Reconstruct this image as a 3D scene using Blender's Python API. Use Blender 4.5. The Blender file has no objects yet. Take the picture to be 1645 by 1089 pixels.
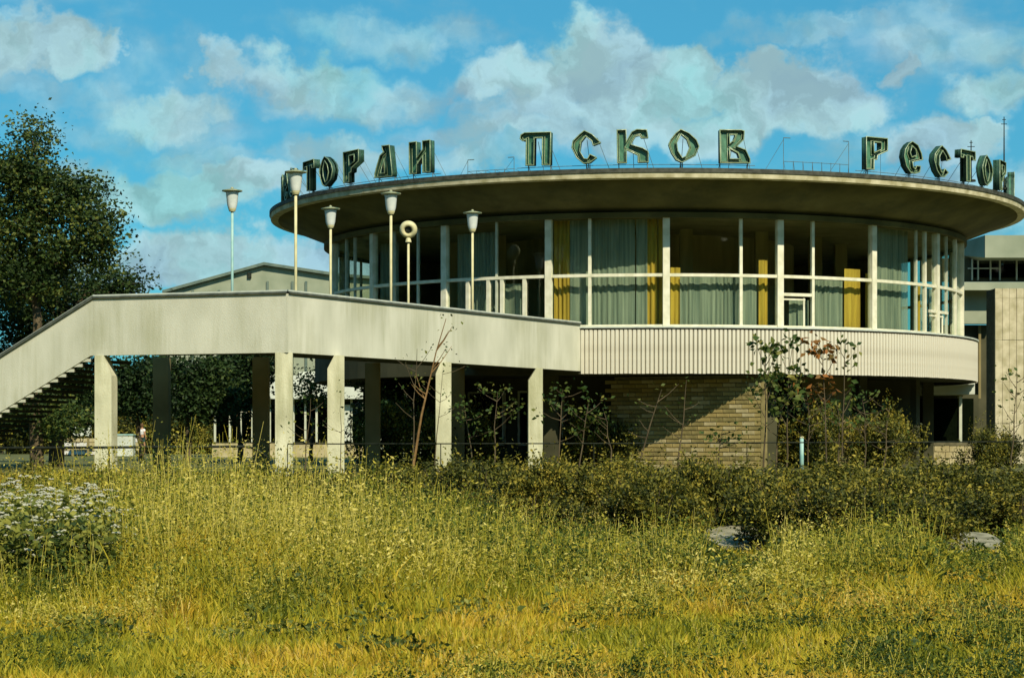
import bpy, math, random
import numpy as np
from mathutils import Vector, Matrix, Euler
R = math.radians
scene = bpy.context.scene
COL = scene.collection
random.seed(7)
rng = np.random.default_rng(11)
F = 3300.0                      # focal length in photo pixels
EYE = 1.65

# ---------------------------------------------------------------- camera
cam = bpy.data.objects.new('camera', bpy.data.cameras.new('camera'))
COL.objects.link(cam)
cam.location = (0, 0, EYE)
cam.rotation_euler = (R(90), 0, 0)
cam.data.sensor_width = 36
cam.data.lens = F / 1645 * 36
cam.data.shift_y = 160.5 / 1645
cam.data.clip_start = 0.3
cam.data.clip_end = 6000
scene.camera = cam

# ---------------------------------------------------------------- light
SUN_EL, SUN_AZ = 41.0, math.degrees(math.atan2(0.42, -0.9))
world = bpy.data.worlds.new('World'); scene.world = world
world.use_nodes = True
sun = bpy.data.objects.new('sun', bpy.data.lights.new('sun', 'SUN'))
COL.objects.link(sun)
sun.data.energy = 5.0
sun.data.angle = R(0.5)
sun.data.color = (1.0, 0.91, 0.68)
_d = Vector((math.sin(R(SUN_AZ)) * math.cos(R(SUN_EL)), math.cos(R(SUN_AZ)) * math.cos(R(SUN_EL)), math.sin(R(SUN_EL))))
sun.rotation_euler = _d.to_track_quat('Z', 'Y').to_euler()
sun.location = _d * 100
vs = scene.view_settings
vs.view_transform = 'Standard'; vs.look = 'None'; vs.exposure = 0.12; vs.gamma = 1.0
vs.use_curve_mapping = False


def build_sky():
    nt = world.node_tree; N = nt.nodes; L = nt.links
    N.clear()

    def n(t, **k):
        o = N.new(t)
        for a, b in k.items():
            setattr(o, a, b)
        return o

    def M(op, a, b=None, c=None, clamp=False):
        m = n('ShaderNodeMath', operation=op, use_clamp=clamp)
        for i, v in enumerate((a, b, c)):
            if v is None: continue
            if isinstance(v, (int, float)): m.inputs[i].default_value = v
            else: L.new(v, m.inputs[i])
        return m.outputs[0]
    sky = n('ShaderNodeTexSky', sky_type='NISHITA', sun_disc=False)
    sky.sun_elevation = R(SUN_EL); sky.sun_rotation = R(SUN_AZ)
    sky.air_density = 1.0; sky.dust_density = 0.6; sky.ozone_density = 2.0
    tc = n('ShaderNodeTexCoord')
    sp = n('ShaderNodeSeparateXYZ'); L.new(tc.outputs['Generated'], sp.inputs[0])
    az = M('ARCTAN2', sp.outputs[0], sp.outputs[1])
    el = M('ARCSINE', sp.outputs[2])
    cb = n('ShaderNodeCombineXYZ'); L.new(az, cb.inputs[0]); L.new(el, cb.inputs[1])
    # domain warp
    nz = n('ShaderNodeTexNoise'); nz.inputs['Scale'].default_value = 26; nz.inputs['Detail'].default_value = 5
    nz.inputs['Roughness'].default_value = 0.6
    L.new(cb.outputs[0], nz.inputs['Vector'])
    sb = n('ShaderNodeVectorMath', operation='SUBTRACT'); L.new(nz.outputs['Color'], sb.inputs[0]); sb.inputs[1].default_value = (.5, .5, .5)
    sc_ = n('ShaderNodeVectorMath', operation='MULTIPLY'); L.new(sb.outputs[0], sc_.inputs[0]); sc_.inputs[1].default_value = (.07, .05, 0)
    ad = n('ShaderNodeVectorMath', operation='ADD'); L.new(cb.outputs[0], ad.inputs[0]); L.new(sc_.outputs[0], ad.inputs[1])
    warped = ad.outputs[0]
    # cumulus heaps seen in this part of the sky (azimuth, elevation, half sizes, weight)
    blobs = [(-60, 105, 190, 60, .9), (80, 95, 130, 48, 1.0), (30, 60, 60, 30, .6), (180, 88, 44, 34, .8), (262, 185, 120, 50, .7), (120, 215, 150, 30, .3),
             (380, 300, 150, 50, .9), (230, 320, 150, 44, .9), (120, 290, 80, 40, .7), (420, 400, 420, 40, .8), (480, 130, 150, 40, .7), (350, 118, 44, 34, .7), (560, 160, 200, 44, .6), (640, 60, 240, 44, .42),
             (860, 130, 150, 54, 1.0), (960, 95, 110, 56, 1.1), (1040, 130, 150, 70, 1.1), (1120, 105, 62, 44, 1.0), (940, 180, 240, 40, .8), (780, 145, 90, 34, .75),
             (1200, 150, 90, 56, 1.0), (1290, 150, 120, 64, 1.05), (1370, 185, 90, 46, .9), (1180, 205, 260, 40, .85), (1250, 105, 60, 26, .8), (1440, 118, 34, 36, .7), (1510, 250, 90, 46, 1.0), (1560, 225, 40, 26, .9),
             (1590, 170, 90, 50, .7), (1750, 110, 140, 60, .8), (1430, 45, 260, 26, .42), (760, 245, 180, 30, .55), (200, 130, 240, 80, .28), (300, 440, 500, 46, .85), (1500, 330, 300, 60, .6), (560, 250, 170, 34, .6), (1000, 215, 420, 40, .7), (330, 250, 120, 30, .5), (100, 160, 160, 30, .4), (1350, 60, 260, 30, .4)]
    acc = None
    for (x, y, w, h, k) in blobs:
        a0 = math.atan2(x - 822.5, F); e0 = math.atan2(705 - y, F)
        s1 = n('ShaderNodeVectorMath', operation='SUBTRACT'); L.new(warped, s1.inputs[0]); s1.inputs[1].default_value = (a0, e0, 0)
        s2 = n('ShaderNodeVectorMath', operation='MULTIPLY'); L.new(s1.outputs[0], s2.inputs[0]); s2.inputs[1].default_value = (F / w, F / h, 0)
        ln = n('ShaderNodeVectorMath', operation='LENGTH'); L.new(s2.outputs[0], ln.inputs[0])
        mr = n('ShaderNodeMapRange', interpolation_type='SMOOTHSTEP'); L.new(ln.outputs['Value'], mr.inputs[0])
        mr.inputs[1].default_value = 1.25; mr.inputs[2].default_value = 0.35; mr.inputs[3].default_value = 0; mr.inputs[4].default_value = k
        acc = mr.outputs[0] if acc is None else M('MAXIMUM', acc, mr.outputs[0])
    # clouds over the rest of the sky
    n2 = n('ShaderNodeTexNoise'); n2.inputs['Scale'].default_value = 7; n2.inputs['Detail'].default_value = 6
    mp = n('ShaderNodeMapping'); mp.inputs['Scale'].default_value = (1, 2.4, 1); L.new(cb.outputs[0], mp.inputs[0]); L.new(mp.outputs[0], n2.inputs['Vector'])
    g = n('ShaderNodeMapRange', interpolation_type='SMOOTHSTEP'); L.new(n2.outputs['Fac'], g.inputs[0])
    g.inputs[1].default_value = .48; g.inputs[2].default_value = .68; g.inputs[4].default_value = .55
    acc = M('MAXIMUM', acc, g.outputs[0])
    n3 = n('ShaderNodeTexNoise'); n3.inputs['Scale'].default_value = 60; n3.inputs['Detail'].default_value = 6; L.new(cb.outputs[0], n3.inputs['Vector'])
    acc = M('MULTIPLY_ADD', M('SUBTRACT', n3.outputs['Fac'], .5), .6, acc)
    cover = n('ShaderNodeMapRange', interpolation_type='SMOOTHSTEP'); L.new(acc, cover.inputs[0])
    cover.inputs[1].default_value = .04; cover.inputs[2].default_value = .80
    # cloud colour: brighter where thick, grey violet and turquoise where thin
    n4 = n('ShaderNodeTexNoise'); n4.inputs['Scale'].default_value = 14; n4.inputs['Detail'].default_value = 3; L.new(warped, n4.inputs['Vector'])
    cr = n('ShaderNodeValToRGB'); L.new(n4.outputs['Fac'], cr.inputs[0])
    e = cr.color_ramp.elements
    e[0].position = .36; e[0].color = (3.5, 5.9, 7.2, 1)
    e[1].position = .66; e[1].color = (3.2, 6.9, 7.2, 1)
    m1 = cr.color_ramp.elements.new(.5); m1.color = (4.3, 7.0, 7.6, 1)
    # billows: the side of each puff that faces the sun is lighter
    sh = []
    for off in ((0, 0, 0), (.006, .011, 0)):
        o2 = n('ShaderNodeVectorMath', operation='ADD'); L.new(warped, o2.inputs[0]); o2.inputs[1].default_value = off
        nn = n('ShaderNodeTexNoise'); nn.inputs['Scale'].default_value = 22; nn.inputs['Detail'].default_value = 5; nn.inputs['Roughness'].default_value = .55
        L.new(o2.outputs[0], nn.inputs['Vector']); sh.append(nn.outputs['Fac'])
    relief = M('MULTIPLY_ADD', M('SUBTRACT', sh[0], sh[1]), 2.0, 1.0)
    relief = M('MINIMUM', M('MAXIMUM', relief, .84), 1.2)
    lit = n('ShaderNodeVectorMath', operation='SCALE'); L.new(cr.outputs[0], lit.inputs[0]); L.new(relief, lit.inputs['Scale'])
    tint = n('ShaderNodeMix', data_type='RGBA', blend_type='MULTIPLY'); tint.inputs[0].default_value = 1
    L.new(sky.outputs[0], tint.inputs[6]); tint.inputs[7].default_value = (.40, 1.55, 1.72, 1)
    # flatten the brightness of the tinted sky a little
    mx0 = n('ShaderNodeMix', data_type='RGBA'); mx0.inputs[0].default_value = .6
    L.new(tint.outputs[2], mx0.inputs[6]); mx0.inputs[7].default_value = (.75, 3.2, 5.1, 1)
    mx = n('ShaderNodeMix', data_type='RGBA'); L.new(cover.outputs[0], mx.inputs[0])
    L.new(mx0.outputs[2], mx.inputs[6]); L.new(lit.outputs[0], mx.inputs[7])
    bg = n('ShaderNodeBackground'); bg.inputs[1].default_value = 0.078
    L.new(mx.outputs[2], bg.inputs[0])
    out = n('ShaderNodeOutputWorld'); L.new(bg.outputs[0], out.inputs[0])


build_sky()

# ---------------------------------------------------------------- helpers
def px(x, y, d):
    """photo pixel at a depth -> world point"""
    return Vector(((x - 822.5) / F * d, d, EYE + (705 - y) / F * d))

def X(x, d): return (x - 822.5) / F * d
def Z(y, d): return EYE + (705 - y) / F * d

def mat(name, c1, c2=None, scale=6, rough=.8, detail=4, bump=0, bscale=40, metal=0, stretch=None, c3=None, lo=.35, hi=.65, spec=.3):
    m = bpy.data.materials.new(name); m.use_nodes = True
    nt = m.node_tree; N = nt.nodes; L = nt.links
    b = N['Principled BSDF']; b.inputs['Roughness'].default_value = rough; b.inputs['Metallic'].default_value = metal
    b.inputs['Specular IOR Level'].default_value = spec
    tc = N.new('ShaderNodeTexCoord'); src = tc.outputs['Object']
    if stretch:
        mp = N.new('ShaderNodeMapping'); mp.inputs['Scale'].default_value = stretch
        L.new(src, mp.inputs[0]); src = mp.outputs[0]
    if c2:
        nz = N.new('ShaderNodeTexNoise'); nz.inputs['Scale'].default_value = scale; nz.inputs['Detail'].default_value = detail
        L.new(src, nz.inputs['Vector'])
        cr = N.new('ShaderNodeValToRGB'); L.new(nz.outputs['Fac'], cr.inputs[0])
        cr.color_ramp.elements[0].position = lo; cr.color_ramp.elements[0].color = (*c1, 1)
        cr.color_ramp.elements[1].position = hi; cr.color_ramp.elements[1].color = (*c2, 1)
        if c3:
            e = cr.color_ramp.elements.new((lo + hi) / 2); e.color = (*c3, 1)
        L.new(cr.outputs[0], b.inputs['Base Color'])
    else:
        b.inputs['Base Color'].default_value = (*c1, 1)
    if bump:
        nb = N.new('ShaderNodeTexNoise'); nb.inputs['Scale'].default_value = bscale; nb.inputs['Detail'].default_value = 5
        L.new(src, nb.inputs['Vector'])
        bp = N.new('ShaderNodeBump'); bp.inputs['Strength'].default_value = bump; bp.inputs['Distance'].default_value = .02
        L.new(nb.outputs['Fac'], bp.inputs['Height']); L.new(bp.outputs[0], b.inputs['Normal'])
    return m

def leaf_mat(name, cols, patch=None, transl=.3, rough=.6, pscale=.35, pamt=.5):
    """colour from each leaf's own 'tint' attribute, mixed with slow patches over the plant"""
    m = bpy.data.materials.new(name); m.use_nodes = True
    nt = m.node_tree; N = nt.nodes; L = nt.links
    b = N['Principled BSDF']; b.inputs['Roughness'].default_value = rough; b.inputs['Specular IOR Level'].default_value = .25
    at = N.new('ShaderNodeAttribute'); at.attribute_name = 'tint'
    tc = N.new('ShaderNodeTexCoord'); nz = N.new('ShaderNodeTexNoise'); nz.inputs['Scale'].default_value = pscale; nz.inputs['Detail'].default_value = 4
    L.new(tc.outputs['Object'], nz.inputs['Vector'])
    ma = N.new('ShaderNodeMath'); ma.operation = 'MULTIPLY_ADD'; L.new(nz.outputs['Fac'], ma.inputs[0]); ma.inputs[1].default_value = pamt * 2; ma.inputs[2].default_value = -pamt
    ad = N.new('ShaderNodeMath'); ad.operation = 'ADD'; L.new(at.outputs['Fac'], ad.inputs[0]); L.new(ma.outputs[0], ad.inputs[1])
    oi = N.new('ShaderNodeObjectInfo')
    mo = N.new('ShaderNodeMath'); mo.operation = 'MULTIPLY_ADD'; L.new(oi.outputs['Random'], mo.inputs[0]); mo.inputs[1].default_value = .24; mo.inputs[2].default_value = -.12
    a2 = N.new('ShaderNodeMath'); a2.operation = 'ADD'; L.new(ad.outputs[0], a2.inputs[0]); L.new(mo.outputs[0], a2.inputs[1])
    cr = N.new('ShaderNodeValToRGB'); L.new(a2.outputs[0], cr.inputs[0])
    E = cr.color_ramp.elements
    k = len(cols)
    E[0].position = 0; E[0].color = (*cols[0], 1); E[1].position = 1; E[1].color = (*cols[-1], 1)
    for i in range(1, k - 1):
        e = E.new(i / (k - 1)); e.color = (*cols[i], 1)
    L.new(cr.outputs[0], b.inputs['Base Color'])
    if transl:
        t = N.new('ShaderNodeBsdfTranslucent'); L.new(cr.outputs[0], t.inputs[0])
        mx = N.new('ShaderNodeMixShader'); mx.inputs[0].default_value = transl
        L.new(b.outputs[0], mx.inputs[1]); L.new(t.outputs[0], mx.inputs[2])
        L.new(mx.outputs[0], N['Material Output'].inputs[0])
    return m

def glass_mat(name, tint, refl=.5, ior=1.5, rough=.02, film=0.0, filmcol=(.2, .3, .3)):
    m = bpy.data.materials.new(name); m.use_nodes = True
    nt = m.node_tree; N = nt.nodes; L = nt.links; N.remove(N['Principled BSDF'])
    tr = N.new('ShaderNodeBsdfTransparent'); tr.inputs[0].default_value = (*tint, 1)
    gl = N.new('ShaderNodeBsdfGlossy'); gl.inputs['Roughness'].default_value = rough; gl.inputs[0].default_value = (.9, .95, .95, 1)
    nz = N.new('ShaderNodeTexNoise'); nz.inputs['Scale'].default_value = .7
    tc = N.new('ShaderNodeTexCoord'); L.new(tc.outputs['Object'], nz.inputs[0])
    bp = N.new('ShaderNodeBump'); bp.inputs['Strength'].default_value = .012; bp.inputs['Distance'].default_value = .1
    L.new(nz.outputs['Fac'], bp.inputs['Height']); L.new(bp.outputs[0], gl.inputs['Normal'])
    fr = N.new('ShaderNodeLayerWeight'); fr.inputs[0].default_value = .5
    pw = N.new('ShaderNodeMath'); pw.operation = 'POWER'; L.new(fr.outputs['Facing'], pw.inputs[0]); pw.inputs[1].default_value = 4
    mu = N.new('ShaderNodeMath'); mu.operation = 'MULTIPLY_ADD'; mu.use_clamp = True; mu.inputs[1].default_value = .75; mu.inputs[2].default_value = .03 + .04 * refl
    L.new(pw.outputs[0], mu.inputs[0])
    mx = N.new('ShaderNodeMixShader'); L.new(mu.outputs[0], mx.inputs[0]); L.new(tr.outputs[0], mx.inputs[1]); L.new(gl.outputs[0], mx.inputs[2])
    out = mx
    if film:
        df = N.new('ShaderNodeBsdfDiffuse'); df.inputs[0].default_value = (*filmcol, 1)
        m2 = N.new('ShaderNodeMixShader'); m2.inputs[0].default_value = film
        L.new(mx.outputs[0], m2.inputs[1]); L.new(df.outputs[0], m2.inputs[2]); out = m2
    L.new(out.outputs[0], N['Material Output'].inputs[0])
    return m


def streak(m, col, amt=.45, sx=2.2, sz=.16):
    """rain streaks and grimy patches worn into a painted surface"""
    nt = m.node_tree; N = nt.nodes; L = nt.links; b = N['Principled BSDF']
    src = b.inputs['Base Color'].links[0].from_socket
    tc = N.new('ShaderNodeTexCoord'); mp = N.new('ShaderNodeMapping'); mp.inputs['Scale'].default_value = (sx, sx, sz); L.new(tc.outputs['Object'], mp.inputs[0])
    a = N.new('ShaderNodeTexNoise'); a.inputs['Scale'].default_value = 2.5; a.inputs['Detail'].default_value = 8; a.inputs['Roughness'].default_value = .7; L.new(mp.outputs[0], a.inputs[0])
    c = N.new('ShaderNodeTexNoise'); c.inputs['Scale'].default_value = .55; c.inputs['Detail'].default_value = 6; L.new(tc.outputs['Object'], c.inputs[0])
    mu = N.new('ShaderNodeMath'); mu.operation = 'MULTIPLY'; L.new(a.outputs['Fac'], mu.inputs[0]); L.new(c.outputs['Fac'], mu.inputs[1])
    mr = N.new('ShaderNodeMapRange'); L.new(mu.outputs[0], mr.inputs[0]); mr.inputs[1].default_value = .22; mr.inputs[2].default_value = .40; mr.inputs[4].default_value = amt
    mx = N.new('ShaderNodeMix'); mx.data_type = 'RGBA'; L.new(mr.outputs[0], mx.inputs[0]); L.new(src, mx.inputs[6]); mx.inputs[7].default_value = (*col, 1)
    L.new(mx.outputs[2], b.inputs['Base Color'])


class MB:
    def __init__(s): s.v = []; s.f = []
    def add(s, vs, fs):
        o = len(s.v); s.v += [tuple(p) for p in vs]; s.f += [tuple(i + o for i in f) for f in fs]; return s
    def box(s, x0, x1, y0, y1, z0, z1):
        vs = [(x, y, z) for z in (z0, z1) for (x, y) in ((x0, y0), (x1, y0), (x1, y1), (x0, y1))]
        return s.add(vs, [(3, 2, 1, 0), (4, 5, 6, 7), (0, 1, 5, 4), (1, 2, 6, 5), (2, 3, 7, 6), (3, 0, 4, 7)])
    def prism(s, poly, z0, z1):
        """poly: xy ring counter-clockwise"""
        k = len(poly)
        vs = [(p[0], p[1], z0) for p in poly] + [(p[0], p[1], z1) for p in poly]
        return s.add(vs, [tuple(range(k - 1, -1, -1)), tuple(range(k, 2 * k))] + [(i, (i + 1) % k, k + (i + 1) % k, k + i) for i in range(k)])
    def slab(s, ring, off):
        """ring of 3d points extruded by vector off"""
        k = len(ring); off = Vector(off)
        vs = [tuple(Vector(p)) for p in ring] + [tuple(Vector(p) + off) for p in ring]
        return s.add(vs, [tuple(range(k - 1, -1, -1)), tuple(range(k, 2 * k))] + [(i, (i + 1) % k, k + (i + 1) % k, k + i) for i in range(k)])
    def bar(s, a, b, w, h=None, up=(0, 0, 1)):
        a = Vector(a); b = Vector(b); h = h or w
        d = (b - a).normalized(); up = Vector(up)
        if abs(d.dot(up)) > .98: up = Vector((0, 1, 0))
        r = d.cross(up).normalized() * (w / 2); u = r.cross(d).normalized() * (h / 2)
        vs = [a - r - u, a + r - u, a + r + u, a - r + u, b - r - u, b + r - u, b + r + u, b - r + u]
        return s.add(vs, [(0, 1, 2, 3), (7, 6, 5, 4), (1, 0, 4, 5), (2, 1, 5, 6), (3, 2, 6, 7), (0, 3, 7, 4)])
    def tube(s, pts, rad, seg=8, cap=True):
        pts = [Vector(p) for p in pts]; k = len(pts)
        if not hasattr(rad, '__len__'): rad = [rad] * k
        vs = []
        for i, p in enumerate(pts):
            d = (pts[min(i + 1, k - 1)] - pts[max(i - 1, 0)]).normalized()
            up = Vector((0, 0, 1)) if abs(d.z) < .9 else Vector((0, 1, 0))
            r = d.cross(up).normalized(); u = r.cross(d)
            for j in range(seg):
                a = 2 * math.pi * j / seg
                vs.append(p + (r * math.cos(a) + u * math.sin(a)) * rad[i])
        fs = [(i * seg + j, i * seg + (j + 1) % seg, (i + 1) * seg + (j + 1) % seg, (i + 1) * seg + j) for i in range(k - 1) for j in range(seg)]
        if cap: fs += [tuple(range(seg - 1, -1, -1)), tuple(range((k - 1) * seg, k * seg))]
        return s.add(vs, fs)
    def lathe(s, prof, seg=24, c=(0, 0), a0=0, a1=360):
        """prof: (r, z) list; angle 0 faces -y, grows to +x"""
        full = abs(a1 - a0) >= 359.9; n = seg if full else seg + 1
        vs = []
        for i in range(n):
            a = R(a0 + (a1 - a0) * i / seg)
            for (r, z) in prof: vs.append((c[0] + r * math.sin(a), c[1] - r * math.cos(a), z))
        k = len(prof); fs = []
        for i in range(seg):
            i2 = (i + 1) % n if full else i + 1
            for j in range(k - 1): fs.append((i * k + j, i2 * k + j, i2 * k + j + 1, i * k + j + 1))
        return s.add(vs, fs)
    def mesh(s, name, m=None, smooth=False):
        me = bpy.data.meshes.new(name); me.from_pydata(s.v, [], s.f); me.validate(); me.update()
        if m: me.materials.append(m)
        if smooth:
            for p in me.polygons: p.use_smooth = True
        return me
    def build(s, name, m, parent=None, smooth=False, **k):
        return link(name, s.mesh(name, m, smooth), parent, **k)

def link(name, data, parent=None, label=None, cat=None, group=None, kind=None, loc=None, rot=None):
    o = bpy.data.objects.new(name, data); COL.objects.link(o)
    if parent: o.parent = parent
    if loc is not None: o.location = loc
    if rot is not None: o.rotation_euler = rot
    for a, b in (('label', label), ('category', cat), ('group', group), ('kind', kind)):
        if b: o[a] = b
    return o

def thing(name, label, cat, loc=(0, 0, 0), rz=0, group=None):
    return link(name, None, None, label, cat, group, None, loc, (0, 0, rz))

def kids(o): return [c for c in COL.objects if c.parent == o]

def np_mesh(name, V, Fc, tint, m, nper=None):
    """V (n,3), Fc (k,q) index array, tint per vertex"""
    me = bpy.data.meshes.new(name)
    q = Fc.shape[1]
    me.vertices.add(len(V)); me.vertices.foreach_set('co', V.astype(np.float32).ravel())
    me.loops.add(Fc.size); me.loops.foreach_set('vertex_index', Fc.astype(np.int32).ravel())
    me.polygons.add(len(Fc)); me.polygons.foreach_set('loop_start', np.arange(0, Fc.size, q, dtype=np.int32))
    a = me.attributes.new('tint', 'FLOAT', 'POINT'); a.data.foreach_set('value', tint.astype(np.float32))
    me.update(calc_edges=True); me.materials.append(m)
    return me

def unit(v): return v / np.maximum(np.linalg.norm(v, axis=-1, keepdims=True), 1e-9)

def leaves(P, size, tint, asp=.5, nrm=None, flat=0.0, r=None, fold=.25):
    """folded leaf at each point: four corners, two triangles each side of the midrib"""
    r = r or rng; n = len(P)
    d = unit(r.normal(size=(n, 3)) * np.array([1, 1, .55]) + (nrm if nrm is not None else 0))
    w = r.normal(size=(n, 3)); w[:, 2] *= (1 - flat)
    w = unit(np.cross(d, unit(np.cross(w, d))) if flat == 0 else np.cross(d, np.array([0, 0, 1.0]) + .6 * r.normal(size=(n, 3))))
    up = np.cross(d, w)
    s = (size * r.uniform(.6, 1.3, n))[:, None]
    v0 = P; v1 = P + d * s * .45 + w * s * asp * .5 + up * s * fold * .5
    v2 = P + d * s; v3 = P + d * s * .45 - w * s * asp * .5 + up * s * fold * .5
    V = np.stack([v0, v1, v2, v3], 1).reshape(-1, 3)
    i = np.arange(n)[:, None] * 4
    Fc = np.concatenate([i + np.array([0, 1, 2]), i + np.array([0, 2, 3])], 0)
    T = np.repeat(tint + r.normal(0, .13, n), 4)
    return V, Fc, T

def ground_z(x, y):
    """the field lies low, a bank lifts it to the plaza round the building"""
    t = np.clip((y - 36.5) / 7.5, 0, 1); t = t * t * (3 - 2 * t)
    return .75 * t + .05 * np.sin(x * .7 + y * .33) * np.sin(y * .5 - x * .2) * (1 - t) - .02

# ---------------------------------------------------------------- materials
M = {}
M['render_white'] = mat('white_render', (.46, .46, .36), (.64, .63, .52), scale=1.3, detail=8, bump=.35, bscale=60, lo=.25, hi=.7, stretch=(1, 1, .45), rough=.9)
streak(M['render_white'], (.30, .30, .16))
M['coping'] = mat('coping_metal', (.05, .06, .05), (.10, .11, .09), scale=5, rough=.6)
M['coping_top'] = mat('coping_top', (.42, .46, .42), (.55, .58, .5), scale=5, rough=.6)
M['rib'] = mat('rib_white', (.52, .48, .38), (.68, .64, .53), scale=2.0, detail=7, lo=.3, hi=.7, rough=.75, bump=.2, bscale=50)
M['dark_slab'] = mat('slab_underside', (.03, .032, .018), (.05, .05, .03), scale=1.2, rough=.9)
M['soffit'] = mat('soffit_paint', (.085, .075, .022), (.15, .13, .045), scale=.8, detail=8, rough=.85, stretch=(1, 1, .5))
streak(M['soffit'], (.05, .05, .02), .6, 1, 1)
M['fascia_light'] = mat('roof_fascia', (.34, .30, .16), (.62, .56, .38), scale=3, detail=6, rough=.8)
M['flashing'] = mat('roof_flashing', (.035, .035, .025), (.08, .08, .06), scale=6, rough=.6)
M['roofing'] = mat('roof_felt', (.06, .065, .06), (.11, .11, .10), scale=3, rough=.9)
M['frame'] = mat('window_frame_paint', (.60, .58, .42), (.76, .73, .58), scale=4, detail=5, rough=.6)
M['frame_dim'] = mat('window_frame_dull', (.42, .44, .34), (.55, .56, .44), scale=4, rough=.65)  # duller grey-green tone of the frame colour
M['glass'] = glass_mat('window_glass', (.94, .97, .92), refl=.15)
M['glass_dark'] = glass_mat('far_window_glass', (.25, .32, .28), refl=1.2)
M['drape'] = mat('amber_drape', (.34, .22, .03), (.52, .35, .05), scale=3, detail=4, rough=.85, stretch=(3, 3, .2))
M['sheer'] = leaf = None
def sheer():
    m = mat('sheer_curtain', (.14, .19, .16), (.36, .40, .32), scale=5, detail=5, rough=.9, stretch=(3, 3, .08), lo=.3, hi=.7)
    nt = m.node_tree; N = nt.nodes; L = nt.links
    tr = N.new('ShaderNodeBsdfTransparent'); mx = N.new('ShaderNodeMixShader'); mx.inputs[0].default_value = .78
    L.new(tr.outputs[0], mx.inputs[1]); L.new(N['Principled BSDF'].outputs[0], mx.inputs[2]); L.new(mx.outputs[0], N['Material Output'].inputs[0])
    return m
M['sheer'] = sheer()
M['interior'] = mat('interior_dark', (.20, .18, .09), (.30, .26, .14), scale=1.5, rough=.8)
M['interior_wall'] = mat('interior_panel', (.26, .23, .10), (.40, .34, .16), scale=1.2, rough=.7, stretch=(3, 3, .3))
M['letter'] = mat('letter_enamel', (.03, .11, .06), (.08, .22, .13), scale=6, detail=6, rough=.45, spec=.5)
M['letter_rim'] = mat('letter_rim', (.02, .05, .035), (.04, .09, .06), scale=8, rough=.5)
M['tube'] = mat('unlit_neon_tube', (.16, .24, .14), (.30, .36, .20), scale=20, rough=.3, spec=.6)
M['steel'] = mat('dark_painted_steel', (.015, .018, .012), (.035, .04, .03), scale=10, rough=.8, spec=.1)
M['steel_wire'] = mat('grey_steel', (.10, .14, .14), (.18, .22, .21), scale=10, rough=.5)
M['pole'] = mat('lamp_pole_paint', (.50, .46, .24), (.66, .60, .36), scale=3, rough=.5)
M['pole_teal'] = mat('lamp_pole_grey', (.22, .42, .40), (.38, .55, .50), scale=3, rough=.5)
M['lamp_glass'] = mat('lamp_milk_glass', (.55, .60, .58), (.72, .74, .70), scale=6, rough=.25, spec=.6)
M['lamp_cap'] = mat('lamp_cap_enamel', (.12, .20, .14), (.40, .38, .22), scale=8, rough=.45)
M['brick'] = mat('ochre_brick', (.26, .20, .07), (.42, .33, .14), scale=2.2, detail=6, rough=.9, bump=.3)
M['brick2'] = mat('olive_brick', (.17, .14, .05), (.30, .24, .10), scale=2.6, detail=6, rough=.9, bump=.3)
M['brick3'] = mat('pale_brick', (.34, .28, .14), (.48, .41, .24), scale=2.6, detail=6, rough=.9, bump=.3)
M['mortar'] = mat('mortar', (.10, .09, .05), (.16, .14, .08), scale=8, rough=.95)
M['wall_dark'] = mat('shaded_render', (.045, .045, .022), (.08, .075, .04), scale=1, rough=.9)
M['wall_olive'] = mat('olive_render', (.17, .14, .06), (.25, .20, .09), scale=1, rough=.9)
M['far_render'] = mat('far_grey_render', (.24, .27, .19), (.36, .38, .28), scale=.6, detail=6, rough=.9)
M['far_white'] = mat('far_white_render', (.44, .47, .40), (.60, .62, .54), scale=.8, detail=6, rough=.9)
M['slate'] = mat('metal_roof', (.09, .13, .11), (.15, .19, .15), scale=2, rough=.6)
M['plaza'] = mat('plaza_paving', (.07, .085, .02), (.14, .13, .045), scale=.8, detail=8, rough=.9)
M['concrete'] = mat('old_concrete', (.13, .12, .07), (.40, .36, .25), scale=3, detail=8, bump=.5, bscale=30, rough=.9)
M['stone'] = mat('pale_stone', (.50, .48, .44), (.70, .68, .64), scale=9, detail=8, bump=.5, rough=.9)
M['bark'] = mat('bark', (.06, .045, .025), (.12, .09, .05), scale=8, detail=6, bump=.6, stretch=(1, 1, .2), rough=.9)
M['bark_red'] = mat('sapling_bark', (.16, .09, .03), (.26, .15, .06), scale=8, rough=.8)
M['leaf_tree'] = leaf_mat('tree_leaves', [(.010, .022, .006), (.022, .045, .010), (.05, .085, .016), (.19, .20, .035)], transl=.25, pscale=.5, pamt=.55)
M['leaf_dark'] = leaf_mat('dark_tree_leaves', [(.008, .020, .005), (.018, .040, .009), (.035, .065, .014), (.08, .11, .02)], transl=.2, pscale=.4, pamt=.5)
M['leaf_hedge'] = leaf_mat('hedge_leaves', [(.014, .022, .005), (.050, .058, .009), (.15, .145, .018), (.34, .27, .035), (.46, .36, .06)], transl=.22, pscale=1.1, pamt=.45)
M['leaf_brown'] = leaf_mat('olive_shrub_leaves', [(.02, .028, .006), (.05, .06, .010), (.13, .125, .018), (.28, .23, .03), (.40, .30, .05)], transl=.22, pscale=1.0, pamt=.4)
M['leaf_sap'] = leaf_mat('sapling_leaves', [(.02, .05, .012), (.05, .09, .015), (.13, .15, .03), (.30, .26, .06)], transl=.3, pscale=1.5, pamt=.4)
M['leaf_rust'] = leaf_mat('rusty_leaves', [(.03, .05, .012), (.12, .09, .02), (.34, .13, .03), (.40, .16, .03)], transl=.3, pscale=1.5, pamt=.5)
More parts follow.
